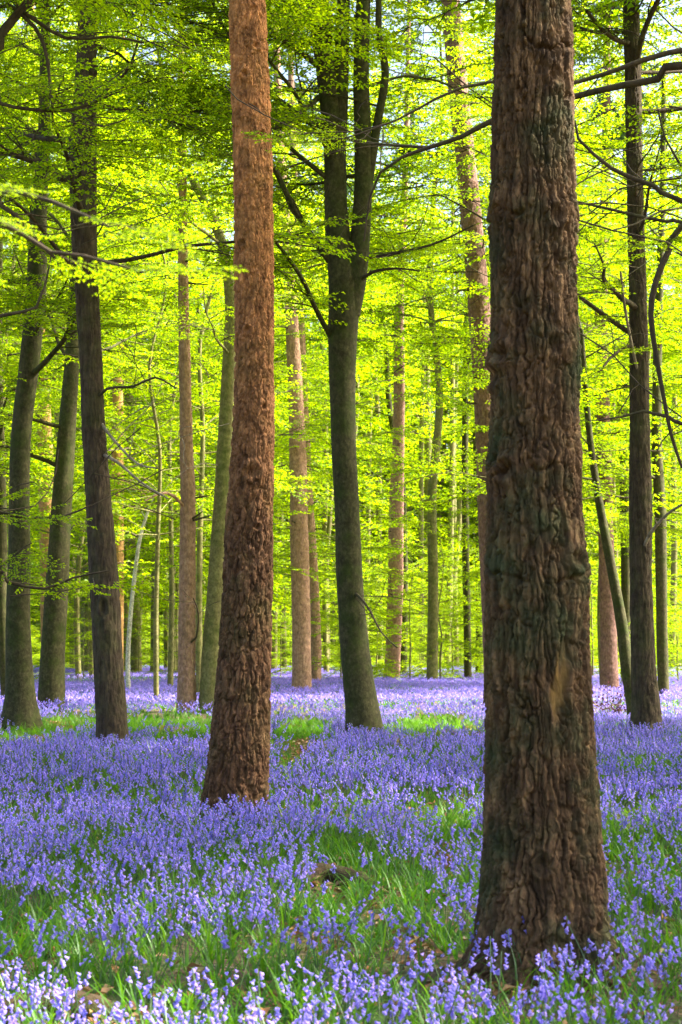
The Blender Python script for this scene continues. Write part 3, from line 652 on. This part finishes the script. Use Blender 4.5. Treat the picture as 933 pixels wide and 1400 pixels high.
# ------------------------------------------------------------------ trees off the frame whose branches reach in
def offtree(x, y, rad, label, seed, limbs, depth, h=13, auto=6, azs=None, lod='near', mat='beech', z0=6, alen=(2, 4)):
    b = np.array([x, y, ground_z(x, y)]); root = empty('beech_tree', b, label, 'tree'); setcb(b if depth > 7 else (0, 0, 0))
    P = np.array([[0, 0, 0], [.05, 0, 3], [-.05, .1, 7], [0, 0, h]]); W = np.array([rad, rad*.85, rad*.65, rad*.2])
    tr, Pc, Wc = trunk_mesh(P, W, 'trunk', M[mat], root, .05, 40, 'smooth', seed)
    r = random.Random(seed); crown = MB()
    for tl in limbs:
        n = len(tl['pts']); dd = np.linspace(tl.get('d0', depth), tl.get('d1', depth), n)
        pp = np.array([at(px, py, dd[i])-b for i, (px, py, _) in enumerate(tl['pts'])]); ww = np.array([w_*.5*dd[i]/F for i, (_, _, w_) in enumerate(tl['pts'])])
        if not tl.get('sub'):   # from the trunk
            z = pp[0][2]-.5*tl.get('rise', 1.); pp = np.vstack([[0, 0, z], pp]); ww = np.append(ww[0]*1.25, ww)
        leafy_limb(root, crown, pp, ww, lod, r, M['twig'], tl.get('boughs', 3), 8, tl.get('first', .4), tl.get('scale', .45), hang=tl.get('hang', 0.), side=depth > 7)
    if auto: auto_limbs(root, crown, Pc, Wc, z0, h*.95, auto, lod, r, M[mat], alen, 4, azs=azs)
    crown.build('crown', [M['beech_leaf'], M['twig']], root)
    return root
offtree(4.2, 12.5, .22, 'beech outside the right edge with long bare limbs crossing behind the nearest trunk', 201, [
    dict(pts=[(950, 88, 13), (900, 108, 11), (850, 117, 10), (786, 132, 9), (730, 150, 8), (673, 165, 8), (631, 187, 7), (586, 202, 6), (550, 215, 4.5), (520, 236, 4), (506, 270, 3), (498, 330, 2)], boughs=3, scale=.3, first=.6, d0=12.5, d1=13.5),
    dict(pts=[(950, 66, 9), (915, 72, 8), (880, 82, 8), (850, 93, 7), (790, 112, 6), (731, 118, 5), (671, 112, 5), (631, 120, 4), (596, 135, 4), (541, 165, 3), (470, 190, 2)], boughs=3, scale=.3, first=.6),
    dict(pts=[(586, 202, 5), (560, 200, 4.5), (516, 197, 4), (466, 189, 3), (430, 195, 2)], boughs=2, scale=.3, sub=True, d0=13.2, d1=13.6),
    dict(pts=[(945, 280, 8), (896, 255, 7), (861, 242, 7), (836, 230, 6), (811, 210, 5), (791, 190, 4), (786, 165, 3)], boughs=2, scale=.3, first=.3),
    dict(pts=[(940, 300, 9), (916, 340, 9), (897, 385, 9), (890, 430, 8), (898, 490, 7), (908, 545, 6), (918, 595, 5), (933, 640, 4)], boughs=2, scale=.3, first=.6, rise=-3.5),
    dict(pts=[(960, 310, 6), (912, 303, 5), (880, 297, 5), (830, 285, 4), (790, 276, 3)], boughs=2, scale=.3, first=.5),
    dict(pts=[(960, 250, 5), (930, 225, 4), (910, 190, 3), (900, 150, 3)], boughs=4, scale=.5, first=.2),
    dict(pts=[(960, 590, 6), (915, 570, 5), (880, 562, 4), (850, 570, 3), (815, 575, 2)], boughs=3, scale=.3, first=.4)], 12.5, azs=[0., 1.2, -1.2], auto=7, h=15)
offtree(4.9, 8.0, .16, 'leafy beech added outside the right edge to shade the nearest trunk', 204, [  # tree added to shade the near trunk; only its sprays reach in
    dict(pts=[(1010, 400, 7), (975, 375, 6), (945, 355, 4), (925, 345, 3)], boughs=4, scale=.25, first=.4),
    dict(pts=[(1010, 180, 7), (975, 165, 6), (945, 150, 4), (915, 145, 3)], boughs=4, scale=.3, first=.4)], 8., auto=7, h=10.5, azs=[0, 1.3, -1.3, 3.1], z0=3.6, alen=(1., 2.6))
offtree(-2.7, 5.4, .14, 'beech outside the left edge whose blurred fresh leaves hang in front', 202, [
    dict(pts=[(-30, 270, 10), (20, 262, 7), (70, 275, 6), (110, 292, 5), (150, 310, 4)], boughs=4, scale=.16, first=.5, hang=.1, d0=5.0, d1=4.6),
    dict(pts=[(-30, 290, 10), (30, 320, 7), (70, 345, 6), (115, 350, 5), (160, 362, 4), (195, 372, 3)], boughs=4, scale=.15, first=.6, hang=.15, d0=5.0, d1=4.7)], 5, auto=3, azs=[3.1], h=9)
offtree(-5.2, 16, .2, 'beech outside the left edge with dark limbs low across the upper left corner', 203, [
    dict(pts=[(-30, 82, 16), (0, 48, 15), (22, 22, 13), (45, -4, 11), (80, -50, 8)], boughs=2, scale=.5, first=.6),
    dict(pts=[(-30, 120, 6), (0, 141, 6), (45, 150, 5), (100, 150, 5), (150, 130, 4), (180, 118, 2)], boughs=5, scale=.5, first=.2),
    dict(pts=[(-30, 265, 7), (0, 280, 7), (30, 302, 6), (62, 340, 5), (75, 352, 4)], boughs=4, scale=.45, first=.2),
    dict(pts=[(-30, 10, 6), (30, 20, 6), (60, 60, 5), (68, 110, 4), (72, 148, 3)], boughs=4, scale=.5, first=.2),
    dict(pts=[(-30, -20, 6), (30, 15, 6), (90, 52, 5), (150, 50, 4), (195, 58, 3)], boughs=5, scale=.5, first=.2),
    dict(pts=[(-30, 690, 6), (0, 700, 5), (40, 708, 4), (90, 705, 3), (125, 690, 2)], boughs=7, scale=.5, first=.1),
    dict(pts=[(-30, 780, 6), (10, 795, 5), (60, 805, 4), (100, 790, 3), (150, 780, 2)], boughs=7, scale=.5, first=.1),
    dict(pts=[(-30, 440, 6), (10, 430, 5), (50, 420, 4), (62, 390, 3), (70, 350, 2)], boughs=4, scale=.4, first=.2)], 16, azs=[0., .9, -.9])

# ------------------------------------------------------------------ saplings and the wood beyond
setcb((0, 0, 0))
def stem_tree(name, x, y, h, rad, lod, seed, label, group, nb, z0=.12, bscale=1., mat='beech_pale', top_round=True):
    b = (x, y, ground_z(x, y)); root = empty(name, b, label, 'tree', group)
    r = random.Random(seed); k = 7
    P = np.array([[r.gauss(0, .018*h*(q/k)), r.gauss(0, .018*h*(q/k)), h*q/k] for q in range(k+1)]); P[0] = (0, 0, -.1)
    W = np.linspace(rad, rad*.15, k+1)
    m = MB(); Pr, Wr = resample(P, W, h/24); tube(m, Pr, Wr, 9 if lod != 'far' else 6)
    crown = MB()
    for q in range(nb):
        u = z0+(1-z0)*(q+r.random())/nb; i = int(u*(len(Pr)-1))
        az = q*2.4+r.uniform(-.5, .5); reach = (math.sin(min(1, u*1.05)*math.pi)**.6 if top_round else 1)
        L_ = h*.17*reach*r.uniform(.3, 1.)
        bp_, bw = branch_curve(Pr[i], az, r.uniform(.0, .6), max(.5, L_), max(.008, Wr[i]*.35), r); tube(m, bp_, bw, 4)
        j = r.randrange(len(bp_)//2, len(bp_))
        crown_add(crown, lod, bp_[-1], az+r.uniform(-.4, .4), r.uniform(-.25, .3), bscale*r.uniform(.6, 1.1), r.gauss(0, .2), r)
        crown_add(crown, lod, bp_[j], az+r.choice((-1, 1))*r.uniform(.6, 1.4), r.uniform(-.25, .3), bscale*r.uniform(.5, .9), r.gauss(0, .2), r)
    m.build('trunk', M[mat], root, smooth=True)
    crown.build('crown', [M['beech_leaf'], M['twig']], root)
    return root
def children(o): return [c for c in bpy.data.objects if c.parent == o]
def copy_tree(o, loc, rz, sc, label=None):
    c = o.copy(); col.objects.link(c); c.location = loc; c.rotation_euler = (0, 0, rz); c.scale = (sc,)*3
    if label: c['label'] = label
    for ch in PROTO[o.name]:
        d = ch.copy(); col.objects.link(d); d.parent = c
    return c
PROTO = {}
MARKS = [(28, 'flared left beech'), (85, 'curved beech'), (145, 'knot hole trunk'), (190, 'white birch'), (255, 'slim brown pine'), (340, 'orange pine'), (420, 'pale pine pair'), (485, 'forked beech'), (540, 'pink pine'), (640, 'grey green trunk'), (735, 'nearest trunk'), (834, 'reddish pine'), (882, 'large right trunk')]
USED = set()
def scatter(proto_list, spots, r, words=None):
    ys = sorted(q[1] for q in spots); ss = sorted(q[2] for q in spots)
    def lab(x, y, s_):
        px = 466.5+F*x/y; m = min(MARKS, key=lambda q: abs(q[0]-px)); side = 'left of' if px < m[0]-8 else ('right of' if px > m[0]+8 else 'behind')
        a, b = words; rk = sum(q < s_ for q in ss)/len(ss); dk = sum(q < y for q in ys)/len(ys)
        for t in (f"{'small' if rk < .33 else 'large' if rk > .66 else 'middling'} {a}, {side} the {m[1]}", f"{'small' if rk < .33 else 'large' if rk > .66 else 'middling'} {a}, {'nearer' if dk < .5 else 'farther'} one {side} the {m[1]}"):
            if t not in USED: break
        USED.add(t); return t
    for k, (x, y, s_) in enumerate(spots):
        p = proto_list[k % len(proto_list)]; loc = (x, y, ground_z(x, y))
        lb = lab(x, y, s_) if words else None
        if k < len(proto_list):
            if lb: p['label'] = lb
            p.location = loc; p.scale = (s_,)*3; p.rotation_euler = (0, 0, r.uniform(0, 6.28))
        else: copy_tree(p, loc, r.uniform(0, 6.28), s_, lb)
def spots_in(y0, y1, n, r, s0=.8, s1=1.2, margin=1.15, gap=2.0, pw=1.):
    out = []; tries = 0
    while len(out) < n and tries < 9000:
        tries += 1
        y = y0+(y1-y0)*r.random()**pw; x = r.uniform(-1, 1)*y*.195*margin+r.uniform(-1, 1)*2
        if all((x-a)**2+(y-b)**2 > gap*gap for a, b, _ in out): out.append((x, y, r.uniform(s0, s1)))
    return out
r = random.Random(77)
def protos(n, name, h, rad, lod, label, group, nb, z0, bscale, seed):
    L_ = []
    for k in range(n):
        o = stem_tree(name, 0, 0, h*random.Random(seed+k).uniform(.85, 1.15), rad, lod, seed+k, label, group, nb, z0, bscale); L_.append(o); PROTO[o.name] = children(o)
    return L_
# medium: young beeches 34-62 m
SEEN = [(650, 37), (68, 60), (160, 75), (255, 42), (413, 51), (431, 60), (540, 70), (834, 53), (640, 70)]
def clear(sp, cr):
    return [q for q in sp if not any(q[1] < d and abs(466+2400*q[0]/q[1]-px) < cr*2400/q[1] for px, d in SEEN)]
scatter(protos(4, 'young_beech', 15, .08, 'mid', 'young beech with a thin stem and fresh leaves in tiers', 'young beeches between the tall trunks', 44, .28, .8, 500), clear(spots_in(36, 60, 40, r, .8, 1.3), .9), r, ('young beech', 0))
scatter(protos(4, 'bush', 2.2, .02, 'mid', 'low round leafy bush at the far edge of the bluebells', 'bushes along the far edge of the bluebells', 12, .02, .5, 650), spots_in(96, 122, 60, r, .7, 1.5, gap=1.3), r, ('far leafy bush', 0))
scatter(protos(4, 'sapling', 4.2, .03, 'mid', 'low leafy beech sapling at the far side of the bluebells', 'low saplings beyond the bluebells', 18, .04, .55, 600), clear(spots_in(60, 122, 110, r, .7, 1.6, gap=1.5), .3), r, ('low leafy sapling', 0))
# tall beeches 60-120
scatter(protos(5, 'tall_beech', 27, .16, 'far', 'tall far beech leafy from low down', 'tall beeches beyond the clearing', 58, .16, 1.15, 700), [(x if x < -.05*y else x-.2*y, y, s_) for x, y, s_ in spots_in(62, 100, 17, r, .8, 1.2, gap=4.)], r, ('tall leafy far beech', 0))
# added high crowns: unseen ones at right shade near ground, others fill the back
scatter(protos(2, 'added_high_beech', 23, .2, 'mid', 'added high beech, one of a set that shades bluebells and fills canopy gaps', 'high beeches added for shade and canopy fill', 60, .48, 1.5, 900),
    [(.2*y+2.5+dx+r.uniform(-1, 1), y+r.uniform(-1.5, 1.5), r.uniform(.9, 1.15)) for y, dx in ((4, 16), (10, 20), (16, 12), (23, 15), (29, 4), (30, 12), (24, -.6), (18, -.3), (21, 6))]+[(3.3, 64, 1.1), (7, 66, 1.05), (15.5, 66, 1.1), (-12, 66, 1.)], r)
# the far wood
scatter(protos(3, 'distant_beech', 26, .2, 'far', 'distant beech closing the view at the back of the wood', 'distant trees at the back of the wood', 50, .03, 1.7, 800), spots_in(142, 200, 80, r, 1.1, 1.6, gap=4.), r, ('beech at the back', 0))

# ------------------------------------------------------------------ ground cover
def sample_field(y0, y1, dens, r, margin=1.25):
    """random points in the view's wedge between two depths"""
    A = .5*(.39*margin)*(y1**2-y0**2)+2*(y1-y0)
    n = int(A*dens); y = np.sqrt(r.uniform(y0**2, y1**2, n)); hw = y*.195*margin+1.
    x = r.uniform(-1, 1, n)*hw
    return x, y
rg = np.random.default_rng(5)
TRUNKS = [(o.location[0], o.location[1]) for o in bpy.data.objects if o.parent is None and o.type == 'EMPTY' and o.location[1] < 40]
def off_trunks(x, y, rad):
    k = np.ones(len(x), bool)
    for a, b in TRUNKS: k &= (x-a)**2+(y-b)**2 > rad**2
    return k
def bluebell_template(seed, lod):
    r = np.random.default_rng(seed); pet = MB(); st = MB()
    h = r.uniform(.30, .42); bend = r.uniform(.05, .12); a0 = r.uniform(0, 6.28)
    t = np.linspace(0, 1, 7 if lod == 0 else 4)
    P = np.stack([bend*np.sin(t*1.57)**3*math.cos(a0)+0*t, bend*np.sin(t*1.57)**3*math.sin(a0), h*(t-.10*t**4)], 1)
    tube(st, P, np.full(len(t), .0028 if lod == 0 else .004), 3)
    nf = int(r.integers(5, 10)) if lod < 2 else 4
    for k in range(nf):
        u = .70+.30*(k+.5)/nf; p = np.array([np.interp(u, t, P[:, c]) for c in range(3)])
        an = a0+r.uniform(-1.9, 1.9) if lod < 2 else r.uniform(0, 6.28)
        out = np.array([math.cos(an), math.sin(an), 0]); L_ = .0172*r.uniform(.8, 1.15)*(1.-.3*(u-.70)/.30)*(1.2 if lod == 0 else 1.4 if lod == 1 else 2.)
        q = p+out*.018*(1 if lod < 2 else 1.6)
        dn = out*r.uniform(.5, 1.3)+np.array([0, 0, -1.]); dn /= np.linalg.norm(dn)
        ns = 5 if lod == 0 else (4 if lod == 1 else 3)
        s1 = np.cross(dn, (0, 0, 1.)); s1 /= np.linalg.norm(s1)+1e-9; s2 = np.cross(dn, s1)
        an_ = np.arange(ns)/ns*6.283
        def ring(rad, d): return q+dn*d+rad*(np.cos(an_)[:, None]*s1+np.sin(an_)[:, None]*s2)
        R1 = ring(L_*.22, 0); R2 = ring(L_*.36, L_*.65); R3 = ring(L_*.72, L_*1.02)
        j = np.arange(ns); j2 = (j+1) % ns
        if lod == 0:
            V = np.vstack([R1, R2, R3, q-dn*L_*.1]); f = np.vstack([np.stack([j, j2, ns+j2, ns+j], 1), np.stack([ns+j, ns+j2, 2*ns+j2, 2*ns+j], 1)])
            pet.quads(V, f)
            pet.tris(np.vstack([R1, q-dn*L_*.15]), np.stack([j, j2, np.full(ns, ns)], 1))
        else:
            V = np.vstack([ring(L_*.2, 0), ring(L_*.6, L_)]); pet.quads(V, np.stack([j, j2, ns+j2, ns+j], 1))
    return pet, st
def pack(m):
    return (np.concatenate(m.v), np.concatenate(m.q) if m.q else np.zeros((0, 4), int), np.concatenate(m.t) if m.t else np.zeros((0, 3), int))
def instance_into(mb, tmpl, x, y, z, rot, sc, tilt, m):
    v, q, t = tmpl; n = len(x)
    if n == 0: return
    c, s = np.cos(rot)[:, None], np.sin(rot)[:, None]; sc_ = sc[:, None]
    vx = (v[None, :, 0]*c-v[None, :, 1]*s)*sc_; vy = (v[None, :, 0]*s+v[None, :, 1]*c)*sc_; vz = v[None, :, 2]*sc_
    vx = vx+vz*tilt[:, 0:1]; vy = vy+vz*tilt[:, 1:2]
    V = np.stack([vx+x[:, None], vy+y[:, None], vz+z[:, None]], -1).reshape(-1, 3)
    off = (np.arange(n)*len(v))[:, None, None]
    base = mb.n; mb.v.append(V); mb.n += len(V)
    if len(q): mb.q.append((q[None]+off).reshape(-1, 4)+base); mb.qm.append(np.full(n*len(q), m))
    if len(t): mb.t.append((t[None]+off).reshape(-1, 3)+base); mb.tm.append(np.full(n*len(t), m))
bells = MB()
TRANS = [[tuple(pack(m) for m in bluebell_template(40+k+lod*10, lod)) for k in range(6)] for lod in (0, 1, 2)]
for lod, (y0, y1, dens, sc) in enumerate([(5.8, 14., 205, .78), (14., 34., 120, .80), (34., 108., 42, .85)]):
    x, y = sample_field(y0, y1, dens, rg)
    op = openness(x, y); clump = fbm(np.stack([x*2.6, y*2.6, x*0], 1), 2, 66)
    if lod == 2: op = op*.8
    p = np.clip(1-op*1.06, 0.0, 1)*(sstep(.28, .60, clump)*.85+.15 if lod < 2 else 1)
    if lod == 0: p = p*(.68+.3*sstep(8, 13, y))
    p = p*(1-.93*bare(x, y))
    k = (rg.random(len(x)) < p) & off_trunks(x, y, .30 if lod else .33)
    x, y = x[k], y[k]; z = undul(x, y); n = len(x); print('bells', lod, n)
    pick = rg.integers(0, 6, n)
    for q in range(6):
        s_ = pick == q; m_ = s_.sum()
        rot = rg.uniform(0, 6.28, m_); scl = sc*rg.uniform(.68, 1.15, m_); ti = rg.normal(0, .2, (m_, 2))
        instance_into(bells, TRANS[lod][q][0], x[s_], y[s_], z[s_], rot, scl, ti, 0)
        if lod < 2: instance_into(bells, TRANS[lod][q][1], x[s_], y[s_], z[s_], rot, scl, ti, 1)
o = bells.build('bluebells', [M['petal'], M['stem']]); tag(o, 'carpet of violet blue bluebells covering the woodland floor', 'bluebells', kind='stuff')

# strap leaves and grass
def tuft(seed, nb, ln, wd, seg):
    r = np.random.default_rng(seed); m = MB()
    for k in range(nb):
        a = r.uniform(0, 6.28); l = ln*r.uniform(.6, 1.15); e = r.uniform(.9, 1.45); arch = r.uniform(.5, 1.6)
        p = np.array([math.cos(a), math.sin(a), 0])*r.uniform(0, .04); V = []
        side = np.array([-math.sin(a), math.cos(a), 0])
        for s in range(seg+1):
            w_ = wd*(1-(s/seg)**2.2)*.5+.0006; V += [p-side*w_, p+side*w_]
            p = p+np.array([math.cos(a)*math.cos(e), math.sin(a)*math.cos(e), math.sin(e)])*l/seg; e -= arch/seg
        f = [[2*s, 2*s+1, 2*s+3, 2*s+2] for s in range(seg)]; m.quads(np.array(V), f)
    return pack(m)
TU = [[tuft(70+k, 7, .27, .011, 5) for k in range(6)], [tuft(80+k, 6, .27, .014, 3) for k in range(5)], [tuft(90+k, 5, .26, .03, 2) for k in range(4)]]
gr = MB()
for lod, (y0, y1, dens) in enumerate([(5.8, 14., 150), (14., 34., 75), (34., 125., 10)]):
    x, y = sample_field(y0, y1, dens, rg); op = openness(x, y)
    litter = fbm(np.stack([x*1.7, y*1.1, x*0], 1), 2, 91)
    p = np.where(op > .3, 1., .62)*(1-.8*sstep(.55, .66, litter)*(op > .4))
    p = p*(1-.9*bare(x, y))
    k = (rg.random(len(x)) < p) & off_trunks(x, y, .3); x, y = x[k], y[k]; z = undul(x, y)-.004
    pick = rg.integers(0, len(TU[lod]), len(x)); print('tufts', lod, len(x))
    for q in range(len(TU[lod])):
        s_ = pick == q; m_ = s_.sum()
        instance_into(gr, TU[lod][q], x[s_], y[s_], z[s_], rg.uniform(0, 6.28, m_), rg.uniform(.5, 1., m_), rg.normal(0, .1, (m_, 2)), 0)
o = gr.build('grass', [M['grass']]); tag(o, 'bright green strap leaves and grass growing among the bluebells', 'grass', kind='stuff')
# dead leaves
x, y = sample_field(5.8, 34, 330, rg); op = openness(x, y)*.5; k = rg.random(len(x)) < np.clip(.1+op+bare(x, y), 0, 1); x, y = x[k], y[k]; n = len(x)
a = rg.uniform(0, 6.28, n); d = np.stack([np.cos(a), np.sin(a), rg.normal(0, .25, n)], 1); nn = np.stack([rg.normal(0, .4, n), rg.normal(0, .4, n), np.ones(n)], 1)
nn -= d*(nn*d).sum(1)[:, None]; nn /= np.linalg.norm(nn, axis=1)[:, None]; ll = rg.uniform(.04, .08, n)
V = leaf_quads(np.stack([x, y, undul(x, y)+rg.uniform(.01, .05, n)], 1), d, nn, ll, ll*.6, .3)
lm = MB(); lm.quads(V.reshape(-1, 3), np.arange(4*n).reshape(-1, 4)); o = lm.build('leaf_litter', [M['dead_leaf']]); tag(o, 'dry brown fallen leaves lying between the plants', 'leaf litter', kind='stuff')

# ------------------------------------------------------------------ single bluebells before the near trunk
bp0 = []
for k in range(4):
    root = empty('bluebell', (0, 0, 0), 'tall bluebell standing before the foot of the nearest trunk', 'flower', 'bluebells before the nearest trunk')
    pet, st = bluebell_template(300+k, 0); a = pet.build('flower_head', M['petal'], root); b_ = st.build('stem', M['stem'], root)
    m = MB(); v, q, tt = tuft(330+k, 4, .24, .012, 5); m.quads(v, q); c_ = m.build('leaf', M['grass'], root); PROTO[root.name] = [a, b_, c_]; bp0.append(root)
SP = [(652, 1345), (668, 1352), (683, 1341), (700, 1356), (718, 1362), (735, 1352), (748, 1362), (764, 1368), (779, 1356), (792, 1365), (806, 1352), (822, 1362), (838, 1350), (852, 1358), (866, 1345), (690, 1372), (725, 1378), (757, 1384), (788, 1380), (815, 1376), (640, 1362), (845, 1376), (672, 1384), (708, 1366), (770, 1345)]
for k, (px, py) in enumerate(SP):
    b_ = ground_at(px, py); loc = (b_[0], b_[1], ground_z(b_[0], b_[1]))
    rz = random.uniform(0, 6.28); s_ = random.uniform(.6, .95)
    if k < 4: bp0[k].location = loc; bp0[k].rotation_euler = (0, 0, rz); bp0[k].scale = (s_,)*3
    else: copy_tree(bp0[k % 4], loc, rz, s_)

# ------------------------------------------------------------------ fallen wood, shrub
def fallen(name, pts, rad, label, cat, mat, seed, depth_px=None):
    W_ = []; P = []
    for (px, py, w_) in pts:
        g_ = ground_at(px, py); P.append([g_[0], g_[1], ground_z(g_[0], g_[1])+w_*.45]); W_.append(w_)
    P = np.array(P); Pr, Wr = resample(P, np.array(W_), .03); c0 = Pr.mean(0)
    m = MB(); sides = 20; T, N_, B_ = frames(Pr); an = np.arange(sides)/sides*6.283
    V = Pr[:, None, :]-c0+Wr[:, None, None]*(np.cos(an)[None, :, None]*N_[:, None]+np.sin(an)[None, :, None]*B_[:, None])
    vv = V.reshape(-1, 3); nrm = (vv-(np.repeat(Pr-c0, sides, 0))); vv = vv+nrm*((fbm(vv*np.array([14, 14, 14])+seed, 3, seed)-.5)[:, None]*.7)
    n = len(Pr); i = np.arange(n-1)[:, None]*sides; j = np.arange(sides)[None]; j2 = (j+1) % sides
    m.quads(vv, np.stack([i+j, i+j2, i+sides+j2, i+sides+j], -1).reshape(-1, 4))
    for e, idx in ((0, np.arange(sides)), (n-1, (n-1)*sides+np.arange(sides))):
        m.tris(np.vstack([vv[idx], Pr[e]-c0]), [[a, (a+1) % sides, sides] for a in range(sides)])
    o = m.build(name, mat, None, c0, smooth=True); return tag(o, label, cat)
mossy = barkmat('mossy_wood', (.025, .017, .01), (.065, .042, .022), moss=(.05, .065, .012), mossf=.9, bump=.6)
fallen('fallen_log', [(405, 1222, .05), (425, 1215, .085), (455, 1213, .09), (490, 1220, .075), (510, 1228, .04)], .1, 'short mossy log half sunk among the flowers left of the nearest trunk', 'log', mossy, 1)
fallen('fallen_log', [(-20, 1398, .06), (30, 1396, .07), (80, 1394, .075), (130, 1396, .06), (175, 1399, .03)], .07, 'mossy log lying at the bottom left corner', 'log', mossy, 5)
fallen('dead_stick', [(97, 1385, .010), (110, 1395, .012), (124, 1406, .010)], .01, 'pale dry stick leaning by the bottom left log', 'stick', M['dead_twig'], 7)
fallen('dead_stick', [(520, 1240, .007), (545, 1225, .009), (575, 1218, .006)], .01, 'thin dry stick on leaf litter left of the nearest trunk', 'stick', M['dead_twig'], 8)
for k, (px, py, a_, l_, w_) in enumerate([(300, 1330, .4, 26, .006), (590, 1300, -.6, 40, .008), (560, 1345, .2, 34, .006), (170, 1240, 1.1, 26, .006), (620, 1190, .1, 26, .006), (890, 1300, -.3, 30, .006), (480, 1330, .9, 30, .006), (60, 1200, -.2, 26, .005), (430, 1045, .0, 22, .012), (250, 1012, .1, 24, .012), (560, 1010, -.1, 26, .012)]):
    fallen('fallen_twig', [(px-l_*math.cos(a_), py-l_*.35*math.sin(a_), w_*.6), (px, py+3, w_), (px+l_*math.cos(a_), py+l_*.35*math.sin(a_), w_*.5)], .01, 'thin dry twig fallen among the bluebells', 'twig', M['dead_twig'], 40+k)['group'] = 'fallen twigs among the bluebells'
def shrub(px, py, label, seed, h, mat, n):
    b = ground_at(px, py); b[2] = ground_z(b[0], b[1]); root = empty('shrub', b, label, 'shrub'); r = random.Random(seed); wd = MB(); lf = MB(); q = np.random.default_rng(seed)
    for k in range(n):
        P, W = branch_curve((r.gauss(0, .05), r.gauss(0, .05), 0), r.uniform(0, 6.28), r.uniform(.5, 1.3), h*r.uniform(.6, 1.1), .006, r, .2); tube(wd, P, W*.8, 4)
        m = 26; idx = q.integers(1, len(P), m); pos = P[idx]+q.normal(0, .06, (m, 3)); d = q.normal(0, 1, (m, 3)); d /= np.linalg.norm(d, axis=1)[:, None]; nn = np.cross(d, q.normal(0, 1, (m, 3))); nn /= np.linalg.norm(nn, axis=1)[:, None]
        V = leaf_quads(pos, d, nn, q.uniform(.05, .08, m), q.uniform(.03, .05, m)); lf.quads(V.reshape(-1, 3), np.arange(4*m).reshape(-1, 4))
    wd.build('stem', M['twig'], root); lf.build('foliage', mat, root)
shrub(832, 988, 'low dark purple shrub right of the nearest trunk', 9, .75, M['purple_leaf'], 16)
